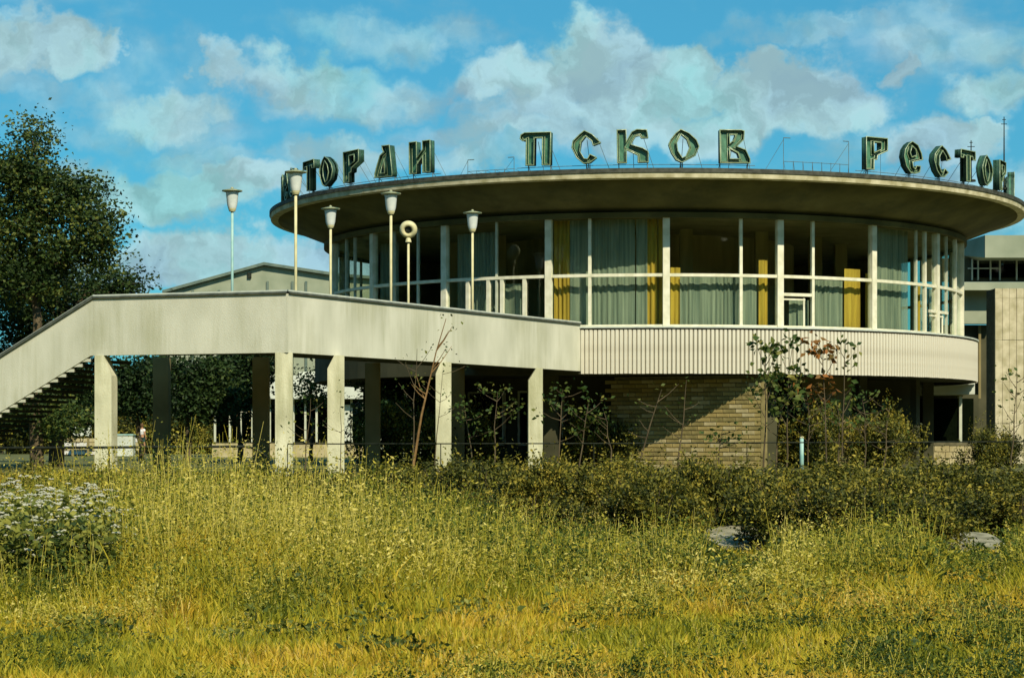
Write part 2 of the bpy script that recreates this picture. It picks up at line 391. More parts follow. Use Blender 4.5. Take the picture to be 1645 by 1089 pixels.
M['grass'] = leaf_mat('dry_grass', [(.10, .13, .012), (.30, .29, .02), (.50, .40, .028), (.60, .38, .035), (.66, .52, .16)], transl=.35, pscale=.22, pamt=.55)
M['weed'] = leaf_mat('weed_leaves', [(.03, .06, .010), (.10, .14, .016), (.28, .27, .026), (.52, .43, .05), (.66, .56, .15)], transl=.3, pscale=.3, pamt=.55)
M['umbel_leaf'] = leaf_mat('umbel_leaves', [(.02, .04, .01), (.07, .10, .018), (.20, .21, .035), (.36, .34, .07)], transl=.25, pscale=1.2, pamt=.4)
M['flower'] = mat('white_umbel', (.27, .28, .20), (.42, .40, .32), scale=12, rough=.9)
M['soil'] = mat('field_soil', (.12, .11, .018), (.24, .20, .03), scale=.5, detail=10, rough=.95, bump=.5, bscale=8, c3=(.17, .15, .02))

# ---------------------------------------------------------------- ground
def build_ground():
    xs = np.concatenate([np.linspace(-900, -40, 18), np.linspace(-36, 36, 100), np.linspace(40, 900, 18)])
    ys = np.concatenate([np.linspace(-60, 4, 8), np.linspace(6, 60, 120), np.linspace(64, 200, 20), np.linspace(260, 2500, 12)])
    gx, gy = np.meshgrid(xs, ys); gz = ground_z(gx, gy)
    V = np.stack([gx, gy, gz], -1).reshape(-1, 3); a = len(xs)
    i, j = np.meshgrid(np.arange(len(ys) - 1), np.arange(a - 1), indexing='ij')
    k = (i * a + j).ravel()
    Fc = np.stack([k, k + 1, k + a + 1, k + a], 1)
    me = np_mesh('ground', V, Fc, np.zeros(len(V)), M['soil'])
    link('ground', me, kind='structure')
    MB().box(-60, 60, 46, 150, .70, .775).build('plaza', M['plaza'], kind='structure')
build_ground()

# ---------------------------------------------------------------- main round building
CX, CY = 4.5, 71.0             # drum
RX = 4.55                       # roof disc centre
RB, RG, RR = 11.3, 10.8, 12.8
ZB0, ZB1 = 3.55, 4.88
ZT = 6.45; ZG = 8.22
bld = thing('round_restaurant', 'round glass-walled restaurant on a raised white ribbed drum under a wide disc roof', 'restaurant building')

def pol(a, r, cx=CX, cy=CY): return Vector((cx + r * math.sin(R(a)), cy - r * math.cos(R(a)), 0))

def th(x, r, cx=CX, cy=CY):
    k = (x - 822.5) / F
    A = k * k + 1; B = -2 * (k * cx + cy); C = cx * cx + cy * cy - r * r
    d = (-B - math.sqrt(max(0, B * B - 4 * A * C))) / (2 * A)
    return math.degrees(math.atan2(k * d - cx, cy - d))

# roof disc
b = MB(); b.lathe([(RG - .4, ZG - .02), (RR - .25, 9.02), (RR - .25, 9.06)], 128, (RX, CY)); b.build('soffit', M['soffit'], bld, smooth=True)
b = MB(); b.lathe([(RR - .3, 9.03), (RR, 9.05), (RR + .02, 9.20), (RR - .1, 9.20)], 128, (RX, CY)); b.build('roof_fascia', M['fascia_light'], bld)
b = MB(); b.lathe([(RR - .1, 9.2), (RR + .05, 9.2), (RR + .05, 9.32), (RR - .2, 9.34)], 128, (RX, CY)); b.build('roof_flashing', M['flashing'], bld)
b = MB(); b.lathe([(RR - .18, 9.31), (9, 9.42), (3, 9.5), (.01, 9.52)], 96, (RX, CY)); b.build('roof', M['roofing'], bld)
# soffit ring trim over the glass
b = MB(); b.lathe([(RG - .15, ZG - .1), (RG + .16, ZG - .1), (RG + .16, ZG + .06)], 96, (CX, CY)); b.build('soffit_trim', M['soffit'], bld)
# floor slabs, interior
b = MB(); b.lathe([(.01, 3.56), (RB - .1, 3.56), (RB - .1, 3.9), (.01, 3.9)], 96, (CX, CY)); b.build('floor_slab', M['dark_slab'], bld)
b = MB(); b.lathe([(RB - .15, ZB0), (RB - .04, ZB0), (RB - .04, ZB1 - .02), (RB - .15, ZB1 - .02)], 128, (CX, CY)); b.build('balcony_backing', M['wall_dark'], bld)  # dark colour stands in for shade on the band beneath the walkway
b = MB(); b.lathe([(.01, 4.3), (RG - .1, 4.3), (RG - .1, 4.2)], 96, (CX, CY)); b.build('dining_floor', M['interior'], bld)
b = MB(); b.lathe([(.01, ZG - .03), (RG - .1, ZG - .03)], 96, (CX, CY)); b.build('ceiling', M['interior'], bld)
b = MB(); b.lathe([(5.2, 4.3), (5.2, ZG)], 64, (CX, CY)); b.build('core_wall', M['interior_wall'], bld)
b = MB(); b.lathe([(9.4, 4.3), (9.4, ZG)], 64, (CX, CY), 100, 262); b.build('added_partition', M['interior_wall'], bld)  # added wall, keeps bright sky from showing through the rear windows
b = MB()
for a in (-70, -46, -20, 8, 30, 52, 75):
    p = pol(a, 6.8); b.box(p.x - .2, p.x + .2, p.y - .2, p.y + .2, 4.3, ZG)
b.build('interior_column', M['interior_wall'], bld)
# sill ledge and coping of the balcony band
a_start = th(932, RB)
b = MB(); b.lathe([(RG - .1, ZB1), (RB + .05, ZB1), (RB + .05, ZB1 + .045), (RG - .1, ZB1 + .05)], 140, (CX, CY)); b.build('balcony_coping', M['coping_top'], bld)
# ribs
rib_step = .127 / RB * 180 / math.pi
rm = MB()
prof = [(-.058, 0), (-.036, -.055), (.036, -.055), (.058, 0)]
rm.prism([(p[0], p[1]) for p in prof], 0, ZB1 - ZB0 - .05)
rmesh = rm.mesh('rib', M['rib'])
a = a_start + rib_step * .5; n = 0
while a < 112 and n < 300:
    p = pol(a, RB - .04); p.z = ZB0 + random.uniform(-.004, .004)
    o = link('rib', rmesh, bld, loc=p, rot=(0, 0, R(a + random.uniform(-1.5, 1.5)))); n += 1
    a += rib_step
# glazing bars
thick = [-73.6, -55.2, -37.2, -18.4, 0.1, 18.4, 36.6, 55.4, 73.6, 92, 110.4, 128.8, 147.2, 165.6, 184, 202.4, 220.8, 239.2, 257.6]
thin = [(-66, 0), (-62, 0), (-49, 0), (-43.1, 0), (-27.3, 0), (-11.8, 1), (11.9, 1), (24.3, 1), (48.1, 0), (51.0, 1), (60.2, 0), (66, 1), (81, 1), (87, 0), (99, 0), (120, 0), (138, 0), (157, 0), (175, 0), (193, 0), (212, 0), (230, 0), (248, 0), (268, 0)]
tm = MB().box(-.10, .10, -.09, .09, ZB1 + .05, ZG).mesh('glazing_column', M['frame'])
for a in thick:
    p = pol(a, RG); link('glazing_column', tm, bld, loc=p, rot=(0, 0, R(a)))
nm = MB().box(-.045, .045, -.05, .05, ZB1 + .05, ZG).mesh('mullion', M['frame'])
nm2 = MB().box(-.03, .03, -.04, .04, ZB1 + .05, ZG).mesh('mullion', M['frame_dim'])
for a, k in thin:
    p = pol(a, RG); link('mullion', nm if k else nm2, bld, loc=p, rot=(0, 0, R(a)))
pm = MB().box(-.055, .055, -.05, .05, ZB1 + .05, ZT - .05).mesh('door_post', M['frame'])
for x in (752, 785, 807, 843):
    aa = th(x, RG); link('door_post', pm, bld, loc=pol(aa, RG), rot=(0, 0, R(aa)))
b = MB(); b.lathe([(RG - .05, ZT - .045), (RG + .06, ZT - .045), (RG + .06, ZT + .045), (RG - .05, ZT + .045), (RG - .05, ZT - .045)], 140, (CX, CY)); b.build('transom', M['frame'], bld)
b = MB(); b.lathe([(RG - .05, ZB1 + .05), (RG + .06, ZB1 + .05), (RG + .06, ZB1 + .12), (RG - .05, ZB1 + .12)], 140, (CX, CY)); b.build('sill', M['frame'], bld)
# panes: one above and one below the transom in every bay
allb = sorted([a % 360 for a in thick] + [a % 360 for a, _ in thin])
for i, a0 in enumerate(allb):
    a1 = allb[(i + 1) % len(allb)]
    if a1 < a0: a1 += 360
    p, q = pol(a0, RG - .02), pol(a1, RG - .02)
    for z0, z1 in ((ZB1 + .12, ZT - .045), (ZT + .045, ZG)):
        m = MB(); nrm = (q - p).cross(Vector((0, 0, 1))).normalized() * .008
        m.slab([(p.x, p.y, z0), (q.x, q.y, z0), (q.x, q.y, z1), (p.x, p.y, z1)], nrm)
        m.build('window_pane', M['glass'], bld)
# small opening casements in the lower row
def casement(a0, a1, zt, open_):
    p, q = pol(a0, RG + .04), pol(a1, RG + .04)
    m = MB()
    P = lambda t, z: Vector((p.x + (q.x - p.x) * t, p.y + (q.y - p.y) * t, z))
    m.bar(P(0, zt), P(1, zt), .09, .09)
    m.bar(P(0, zt - .14), P(.75, zt - .14), .05, .05)
    m.bar(P(.72, ZB1 + .12), P(.72, zt - .1), .05, .05)
    m.build('casement_frame', M['frame'], bld)
casement(18.9, 24.1, 5.92, 1); casement(52.5, 60.0, 5.66, 0)

# curtains: wavy cloth just inside the glass; short tops stand in for roof shade
def curtain(x0, x1, kind, z1, label, z0=4.36, group=None, r=10.45, wav=.035):
    t0, t1 = th(x0, r), th(x1, r)
    n = max(6, int(abs(t1 - t0) / 180 * math.pi * r / .022)); n = min(n, 160)
    vs = []; fs = []
    ph = random.uniform(0, 6)
    fold = 46 if kind == 'sheer' else 38
    for i in range(n + 1):
        a = t0 + (t1 - t0) * i / n; s = R(a) * r
        w = wav * (math.sin(s * fold + ph + 1.5 * math.sin(s * 7 + ph)) * (.65 + .5 * math.sin(s * 4.1 + ph)) + .7 * math.sin(s * fold * .37 + ph * 2))
        for z in (z0, (z0 + z1) / 2, z1):
            p = pol(a, r + w * (1.0 if z < z1 else .7)); vs.append((p.x, p.y, z))
    for i in range(n):
        for j in range(2): fs.append((i * 3 + j, i * 3 + 3 + j, i * 3 + 4 + j, i * 3 + 1 + j))
    m = MB(); m.add(vs, fs)
    nm = 'sheer_curtain' if kind == 'sheer' else 'drape'
    return m.build(nm, M['sheer'] if kind == 'sheer' else M['drape'], smooth=True, label=label, cat='curtain',
                   group='pale sheer curtains behind the restaurant glass' if kind == 'sheer' else 'amber drapes behind the restaurant glass')
HI = ZG - .1
curtain(891, 915, 'drape', HI, 'full-height amber drape at left edge of the pale bay above the first ribs')
curtain(1040, 1056, 'drape', HI, 'broad full-height amber drape at right edge of the pale curtained bay')
curtain(1058, 1067, 'drape', HI, 'thin strip of amber drape pressed against left side of the middle window column')
curtain(1075, 1093, 'drape', 6.7, 'amber drape right of the middle window column, cut short for the roof shade')
curtain(1219, 1233, 'drape', 6.95, 'narrow amber drape in the pane left of the open casement column')
curtain(1357, 1381, 'drape', 6.8, 'wide bright amber drape right of the open casement window')
curtain(1391, 1397, 'drape', 6.7, 'sliver of amber drape beside the column right of the wide bright drape')
curtain(1471, 1479, 'drape', 6.5, 'thin amber drape in the rightmost bays near the drum end')
curtain(916, 1020, 'sheer', HI, 'pale blue-grey sheer curtain filling the bay between two amber drapes', wav=.02)
curtain(1022, 1040, 'sheer', HI, 'folded edge of sheer curtain left of the broad amber drape')
curtain(1092, 1188, 'sheer', 6.42, 'lower teal sheer curtain right of the middle column, cut short for the roof shade')
curtain(1193, 1216, 'sheer', 6.42, 'narrow lower sheer curtain left of the narrow amber drape')
curtain(1306, 1354, 'sheer', 6.42, 'lower sheer curtain between open casement and wide amber drape')
curtain(1406, 1458, 'sheer', HI, 'full-height grey-green sheer curtain in the bay right of the wide amber drape', wav=.02)
curtain(1480, 1502, 'sheer', 6.42, 'sheer curtain strip right of the thin rightmost amber drape')
curtain(1268, 1300, 'sheer', 5.8, 'small gathered net curtain behind the open casement')
curtain(756, 782, 'sheer', 6.3, 'grey sheer curtain behind lower panes at the rightmost lamp post')
curtain(812, 838, 'sheer', 6.3, 'grey sheer curtain behind the glazed door right of the rightmost lamp post')
curtain(735, 796, 'sheer', HI - .2, 'dim sheer curtain behind upper and lower panes left of rightmost lamp post', r=10.1)
curtain(552, 562, 'sheer', HI, 'leftmost pale sheer strip behind glass at the drum edge', r=10.4)
curtain(612, 640, 'sheer', HI - .2, 'dim sheer curtain behind the fourth lamp post from the left', r=9.9)

# ------------------------------------------------ ground storey
# brick wall running back from the drum edge
bw = link('brick_wall', None, bld, loc=(7.32, 60.35, 0), rot=(0, 0, math.atan2(.44, -.898)))
# local +x runs along the wall (leftwards), local -y faces away -> visible face is local +y
Lw = 4.7; course = .128; blen = .40
b = MB(); b.box(0.02, Lw, -.26, -.02, .7, 3.53); b.build('wall_core', M['mortar'], bw)
bmeshes = []
for m_, w_ in ((M['brick'], 3), (M['brick2'], 2), (M['brick3'], 1)):
    for _ in range(w_):
        bb = MB(); e = .008
        vs = [(0, -.03, 0), (blen - .014, -.03, 0), (blen - .014, -.03, course - .02), (0, -.03, course - .02)]
        ou = [(e, .03, e), (blen - .014 - e, .03, e), (blen - .014 - e, .03, course - .02 - e), (e, .03, course - .02 - e)]
        mid = [(v[0], .022, v[2]) for v in vs]
        bb.add(vs + mid + ou, [(0, 1, 5, 4), (1, 2, 6, 5), (2, 3, 7, 6), (3, 0, 4, 7), (4, 5, 9, 8), (5, 6, 10, 9), (6, 7, 11, 10), (7, 4, 8, 11), (8, 9, 10, 11)])
        bmeshes.append(bb.mesh('brick', m_))
spots = []
rows = int((3.50 - .75) / course)
for r_ in range(rows):
    x = 0 if r_ % 2 else -blen / 2
    while x < Lw - .1:
        spots.append((max(x, 0), r_, x)); x += blen
# corner half bricks are scaled copies
spots.sort(key=lambda s: s[0])
for i, (x, r_, xr) in enumerate(spots[:296]):
    o = link('brick', random.choice(bmeshes), bw, loc=(x + .007, -.02 + random.uniform(-.006, .012), .76 + r_ * course))
    if xr < 0: o.scale = (.5, 1, 1)
b = MB()
for (x, r_, xr) in spots[296:]:
    y1 = .01 + random.uniform(-.005, .01); b.box(x + .007, x + blen - .007, -.03, y1, .76 + r_ * course, .76 + r_ * course + course - .02)
if b.v: b.build('brick_rest', M['brick2'], bw, kind='stuff')
b = MB(); b.box(-.10, -.002, -.26, .02, .7, 3.53); b.build('corner_pier', M['brick2'], bw)

# recessed dark glazed wall and stocky columns below the drum
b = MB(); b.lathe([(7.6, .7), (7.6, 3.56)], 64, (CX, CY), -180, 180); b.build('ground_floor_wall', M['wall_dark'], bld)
wm = MB().box(-.75, .75, -.03, .03, 1.5, 3.1).mesh('ground_window', M['glass_dark'])
fm = MB().box(-.8, -.74, -.06, .06, 1.45, 3.15).box(.74, .8, -.06, .06, 1.45, 3.15).box(-.8, .8, -.06, .06, 3.1, 3.16).box(-.8, .8, -.06, .06, 1.44, 1.5).mesh('ground_window_frame', M['frame_dim'])
for a in (-60, -44, -28, 62, 78, 96):
    p = pol(a, 7.64); w = link('ground_window', wm, bld, loc=p, rot=(0, 0, R(a))); link('window_frame', fm, w)
cm = MB().box(-.18, .18, -.18, .18, .7, 3.56).mesh('drum_column', M['wall_dark'])
for a in (-40, -20, 19.5, 40, 60, 82, 104, 140, 180, 220, 260, 300):
    link('drum_column', cm, bld, loc=pol(a, 9.7), rot=(0, 0, R(a)))
# olive plastered bay beneath the drum
d0 = 63.0
b = MB(); b.box(X(1288, d0), X(1368, d0), d0, d0 + .3, .7, 3.55); b.build('plastered_wall', M['wall_olive'], bld)
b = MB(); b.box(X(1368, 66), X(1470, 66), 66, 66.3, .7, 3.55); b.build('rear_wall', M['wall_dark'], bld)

# ---------------------------------------------------------------- raised walkway
A = Vector((1.99, 59.98, 0)); B = Vector((-5.145, 47.1, 0)); Cc = Vector((-9.94, 48.8, 0))
ua = (A - B).normalized(); uc = (Cc - B).normalized()
n1 = Vector((-ua.y, ua.x, 0)); n2 = Vector((uc.y, -uc.x, 0))
if n2.y < 0: n2 = -n2
GZ0, GZ1 = 3.63, 4.98; GW = 3.4; PT = .14
def isect(w):
    # b + n1 w + s ua = b + n2 w + r uc
    M2 = Matrix(((ua.x, -uc.x), (ua.y, -uc.y))); rhs = Vector(((n2 - n1).x * w, (n2 - n1).y * w))
    s = M2.inverted() @ rhs
    return B + n1 * w + ua * s[0]
walk = thing('raised_walkway', 'white rendered angular walkway with solid parapets leading from the stair to the restaurant', 'walkway')
Bi = isect(PT); Bo = isect(GW); Boi = isect(GW - PT)
Aend = A + ua * .02
def wallseg(p, q, pi, qi, z0, z1, nm, m, par, s=None):
    MB().prism([tuple(v)[:2] for v in (p, q, qi, pi)], z0, z1).build(nm, m, par)
wallseg(B, Aend, Bi, Aend + n1 * PT, GZ0, GZ1, 'parapet', M['render_white'], walk)
wallseg(Cc, B, Cc + n2 * PT, Bi, GZ0, GZ1, 'parapet', M['render_white'], walk)
# far parapet
Af = A + n1 * (GW) + ua * .9
wallseg(Boi, Af - n1 * PT, Bo, Af, 3.76, GZ1, 'parapet', M['render_white'], walk)
wallseg(Cc + n2 * (GW - PT), Boi, Cc + n2 * GW, Bo, 3.76, GZ1, 'parapet', M['render_white'], walk)
# coping: dark drip edge below a paler top strip
def coping(p, q, pi, qi, out, nm='coping'):
    dn = out * .05
    MB().prism([tuple(v)[:2] for v in (p + dn, q + dn, qi, pi)], GZ1 + .003, GZ1 + .05).build('coping_edge', M['coping'], walk)
    MB().prism([tuple(v)[:2] for v in (p + dn * .4, q + dn * .4, qi, pi)], GZ1 + .053, GZ1 + .09).build(nm, M['coping_top'], walk)
coping(B, Aend, Bi, Aend + n1 * PT, -n1); coping(Cc, B, Cc + n2 * PT, Bi, -n2)
# deck and beams
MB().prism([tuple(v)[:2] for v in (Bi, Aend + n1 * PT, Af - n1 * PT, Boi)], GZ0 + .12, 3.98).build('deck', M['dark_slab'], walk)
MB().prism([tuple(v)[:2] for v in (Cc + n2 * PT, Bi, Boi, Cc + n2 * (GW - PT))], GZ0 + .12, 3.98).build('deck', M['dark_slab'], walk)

# pillars: slabs that flare below the beam
def pillar(x0, x1, xt0, xt1, yf, depth, label, dpt=.42):
    """x0..x1 shaft, xt0..xt1 narrowed head, yf the photo height where the flare ends"""
    zt = GZ0 - .002; zf = Z(yf, depth)
    ring = [(X(x0, depth), depth, .6), (X(x1, depth), depth, .6), (X(x1, depth), depth, zf if xt1 < x1 - 1 else zt - .01), (X(xt1, depth), depth, zt), (X(xt0, depth), depth, zt), (X(x0, depth), depth, zf if xt0 > x0 + 1 else zt - .01)]
    m = MB(); m.slab(ring, (0.06 if x0 < 300 else -.03, dpt, 0))
    m.build('pillar', M['pillar'], walk)
M['pillar'] = mat('pillar_render', (.44, .43, .29), (.66, .64, .46), scale=2.2, detail=9, bump=.4, bscale=30, lo=.28, hi=.7, rough=.9, stretch=(1, 1, .6))
streak(M['pillar'], (.22, .22, .09), .5)
pillar(152, 179, 152, 166, 603, 48.68, '')
pillar(442, 470, 442, 470, 570, 47.14, '')
pillar(526, 553, 537, 553, 592, 48.55, '')
pillar(700, 725, 708, 725, 600, 52.88, '')
pillar(849, 872, 862, 872, 611, 57.25, '')
# inner row of darker posts
for (x, d_) in ((258, 53.0), (418, 52.5), (598, 56.5), (735, 60.5)):
    MB().box(X(x, d_) - .2, X(x, d_) + .2, d_, d_ + .4, .6, GZ0 + .115).build('inner_post', M['wall_olive'], walk)

# staircase
st = thing('outdoor_staircase', 'white stair with solid sloping balustrade and open treads descending left from the walkway', 'staircase')
sl = .53; TL = 6.05
def sp_(t, w=0): return Cc + uc * t + n2 * w
def stair_side(w0, w1, nm):
    P = lambda t, z, w: Vector((sp_(t, w).x, sp_(t, w).y, z))
    ring = [P(.004, GZ1, w0), P(.004, GZ0, w0), P(.08, GZ0, w0), P((GZ0 - .72) / sl, .76, w0), P(TL, .76, w0), P(TL, GZ1 - sl * TL, w0)]
    off = n2 * (w1 - w0)
    MB().slab(ring, off).build(nm, M['render_white'], st)
P0 = lambda t, z, w: Vector((sp_(t, w).x, sp_(t, w).y, z))
stair_side(0, PT, 'balustrade'); MB().bar(P0(0, 4.95, 2.5), P0(TL, 4.95 - sl * TL, 2.5), .06, .06).build('far_handrail', M['steel'], st)
P = lambda t, z, w: Vector((sp_(t, w).x, sp_(t, w).y, z))
MB().bar(P(0, GZ1 + .035, .05), P(TL, GZ1 + .035 - sl * TL, .05), .2, .065).build('handrail_coping', M['coping'], st)
MB().bar(P(0, GZ1 + .085, .07), P(TL, GZ1 + .085 - sl * TL, .07), .13, .03).build('handrail_top', M['coping_top'], st)
i = 0
while True:
    t = .10 + i * .225; z = GZ0 - .085 - (t - .08) * sl
    if z < 1.0: break
    ring = [P(t, z - .045, .06), P(t + .34, z - .045, .06), P(t + .34, z + .02, .06), P(t, z + .02, .06)]
    tr = MB().slab(ring, n2 * 1.9).build('tread', M['dark_slab'], st)  # dark colour stands in for the shade under each tread
    ring = [P(t + .01, z - .05, .02), P(t + .35, z - .05, .02), P(t + .35, z + .022, .02), P(t + .01, z + .022, .02)]
    MB().slab(ring, n2 * .038).build('tread_end', M['render_white'], tr)
    i += 1

# ---------------------------------------------------------------- roof letters
def curve_shape(polys, **k):
    cu = bpy.data.curves.new('c', 'CURVE'); cu.dimensions = '2D'
    cu.fill_mode = k.get('fill', 'BOTH'); cu.extrude = k.get('extrude', 0)
    cu.bevel_depth = k.get('bevel', 0); cu.bevel_resolution = 1; cu.offset = k.get('offset', 0)
    for p in polys:
        s = cu.splines.new('POLY'); s.points.add(len(p) - 1); s.use_cyclic_u = True
        for q, (x, y) in zip(s.points, p): q.co = (x, y, 0, 1)
    o = bpy.data.objects.new('c', cu); COL.objects.link(o)
    dg = bpy.context.evaluated_depsgraph_get(); dg.update()
    me = bpy.data.meshes.new_from_object(o.evaluated_get(dg))
    bpy.data.objects.remove(o)
    return me

GL = {
 'П': ([[(.14, 0), (.40, 0), (.40, .84), (.66, .84), (.66, 0), (.92, 0), (.92, 1), (.08, 1), (-.04, .94), (-.06, .82), (.03, .75), (.14, .80)]], .92),
 'С': ([[(.39, 1), (.62, .88), (.88, .62), (.66, .54), (.62, .68), (.43, .84), (.28, .66), (.24, .38), (.37, .15), (.48, .13), (.56, .27), (.75, .17), (.55, .02), (.36, 0), (.15, .18), (0, .5), (.04, .7), (.26, .9)]], .88),
 'К': ([[(0, 0), (.27, 0), (.27, .40), (.62, .22), (.62, 0), (.93, 0), (.93, .32), (.78, .42), (.42, .54), (.44, .62), (.56, .80), (.68, .82), (.72, .74), (.93, .74), (.90, .98), (.60, 1.0), (.45, .93), (.27, .62), (.27, 1), (0, 1)]], .93),
 'О': ([[(.37, 1), (.62, .88), (.84, .68), (.92, .48), (.80, .2), (.40, 0), (.22, .08), (.08, .3), (0, .55), (.06, .68), (.22, .88)], [(.38, .86), (.24, .6), (.27, .35), (.41, .13), (.52, .18), (.64, .45), (.56, .7)]], .92),
 'В': ([[(0, 0), (.93, 0), (.93, .12), (.80, .40), (.52, .50), (.74, .72), (.76, .97), (.66, 1), (0, 1)], [(.30, .58), (.44, .70), (.50, .86), (.30, .86)], [(.30, .12), (.62, .12), (.56, .30), (.30, .44)]], .93),
 'Р': ([[(0, 0), (.30, 0), (.30, .30), (.42, .32), (.44, .45), (.84, .62), (.84, 1), (0, 1)], [(.30, .52), (.60, .64), (.60, .86), (.30, .86)]], .84),
 'Е': ([[(.37, 1), (.62, .9), (.78, .66), (.84, .46), (.38, .36), (.40, .2), (.5, .12), (.56, .24), (.74, .24), (.70, .06), (.5, 0), (.3, 0), (.1, .2), (0, .5), (.05, .72), (.2, .9)], [(.36, .86), (.27, .64), (.34, .50), (.58, .58), (.52, .76)]], .84),
 'Т': ([[(.36, 0), (.62, 0), (.62, .82), (.80, .82), (.80, .72), (.98, .72), (.96, 1), (.02, 1), (0, .74), (.18, .74), (.18, .82), (.36, .82)]], .98),
 'А': ([[(0, 0), (.80, 0), (.80, .14), (.66, 1), (.32, 1), (.34, .88), (.40, .80), (.24, .70), (.10, .38), (0, .12)], [(.24, .12), (.46, .12), (.42, .55)]], .80),
 'Н': ([[(0, 0), (.29, 0), (.29, .28), (.54, .52), (.54, 0), (.84, 0), (.84, 1), (.54, 1), (.54, .74), (.29, .46), (.29, 1), (0, 1)]], .84),
}
LH = .94
cache = {}
def letter_meshes(ch):
    if ch in cache: return cache[ch]
    polys, w = GL[ch]
    ps = [[((x - w / 2) * LH, y * LH) for x, y in p] for p in polys]
    rim = curve_shape(ps, fill='NONE', extrude=.11); rim.materials.append(M['letter_rim'])
    face = curve_shape(ps, fill='BOTH', extrude=.03); face.materials.append(M['letter'])
    tube = curve_shape(ps, fill='NONE', bevel=.011, offset=-.045); tube.materials.append(M['tube'])
    rmm = curve_shape(ps, fill='NONE', bevel=.016); rmm.materials.append(M['tube'])
    cache[ch] = (rim, face, tube, rmm, ps)
    return cache[ch]

def roof_word(word, angs, label):
    root = thing('rooftop_sign', label, 'sign', (RX, CY, 9.3), 0, 'raised letter signs round the restaurant roof')
    rl = 12.3
    for ch, a in zip(word, angs):
        rim, face, tube, rmm, ps = letter_meshes(ch)
        tilt = R(random.uniform(-1.2, 1.2))
        p = Vector((rl * math.sin(R(a)), -rl * math.cos(R(a)), 9.53 - 9.3))
        Lr = link('letter', face, root, loc=p, rot=Euler((R(90), tilt, R(a))))
        # local z of the letter points away from the roof centre
        link('letter_rim', rim, Lr, loc=(0, 0, .03)); link('neon_tube', tube, Lr, loc=(0, 0, .055)); link('rim_edge', rmm, Lr, loc=(0, 0, .14))
        m = MB()
        xs = [q[0] for q in ps[0] if q[1] < .05 * LH]; x0, x1 = min(xs), max(xs)
        if x1 - x0 < .3: x0 = x1 = (x0 + x1) / 2
        for xx in {x0 + .03, x1 - .03}:
            m.tube([(xx, .02, -.02), (xx, -.26, -.02)], .014, 5)
            m.tube([(xx, .02, -.02), (xx, -.22, -.30)], .009, 4)
        m.tube([(0, .7, -.06), (0, -.20, -.75)], .008, 4)
        m.tube([(.3, .75, -.06), (.62, -.22, -.45)], .007, 4)
        m.box(x1 - .09, x1 + .03, -.30, -.20, -.1, .05)
        m.build('support_frame', M['steel_wire'], Lr)
    # rails that tie the letters together
    m = MB()
    for z, rr in ((.19, rl - .05), (.08, rl - .3)):
        pts = []
        for i in range(25):
            a = angs[0] - 3 + (angs[-1] - angs[0] + 6) * i / 24
            pts.append((rr * math.sin(R(a)), -rr * math.cos(R(a)), z))
        m.tube(pts, .009, 4)
    m.build('support_rail', M['steel_wire'], root)
def thl(xs): return [th(x, 12.3, RX, CY) for x in xs]
roof_word('ПСКОВ', thl([863, 943, 1017, 1098, 1179]), 'raised green letters ПСКОВ at the centre of the roof edge facing the field')
roof_word('РЕСТОРАН', [-81, -75] + thl([475, 502, 530, 570, 621, 679]), 'raised green letters РЕСТОРАН curving round the left end of the roof edge')
roof_word('РЕСТОРАН', thl([1404, 1462, 1508, 1549, 1580, 1604]) + [76, 83], 'raised green letters РЕСТОРАН curving round the right end of the roof edge')

def wire_frame(a0, a1, nb, h, label):
    root = thing('sign_frame', label, 'frame', (RX, CY, 9.32), 0, 'empty wire frames on the roof edge')
    m = MB(); rl = 12.25
    P = lambda a, z, r=rl: (r * math.sin(R(a)), -r * math.cos(R(a)), z)
    for i in range(nb + 1):
        a = a0 + (a1 - a0) * i / nb
        m.tube([P(a, 0), P(a, h if i in (0, nb) else h * .34)], .008, 4)
        m.tube([P(a, h * .34), P(a + 1.2, 0, rl - .4)], .005, 4)
    m.tube([P(a0 + (a1 - a0) * i / 12, h * .32) for i in range(13)], .008, 4)
    m.tube([P(a0, h), P(a0 + 1.0, h)], .012, 4); m.tube([P(a1, h), P(a1 - .9, h)], .012, 4)
    m.tube([P(a0, h * .95), P(a0 - 2.4, 0, rl - .3)], .006, 4); m.tube([P(a1, h * .95), P(a1 - 2.6, 0, rl - .3)], .006, 4)
    m.build('wire', M['steel_wire'], root)
wire_frame(15.5, 25.5, 7, 1.0, 'empty wire frame on the roof edge between ПСКОВ and the right word')
wire_frame(-28.5, -21.5, 5, .5, 'low empty wire frame on the roof edge between the left word and ПСКОВ')

def antenna(x, ytop, ybase, d, label, cross):
    root = thing('antenna', label, 'antenna', (X(x, d), d, Z(ybase, d)))
    h = Z(ytop, d) - Z(ybase, d)
    MB().tube([(0, 0, 0), (0, 0, h)], [.03, .015], 6).build('mast', M['steel'], root)
    m = MB()
    for zz, w in cross: m.tube([(-w, 0, h * zz), (w, 0, h * zz)], .012, 4)
    m.build('crossbar', M['steel'], root)
    MB().lathe([(.01, 0), (.16, 0), (.14, .06), (.01, .06)], 10).build('base', M['steel'], root)
antenna(1613, 188, 305, 68, 'tall thin antenna mast standing among the last roof letters', [(.96, .06), (.9, .1)])
antenna(1560, 226, 292, 67, 'short antenna with two crossbars behind the roof letter Т', [(.85, .12), (.6, .08), (.95, .05)])

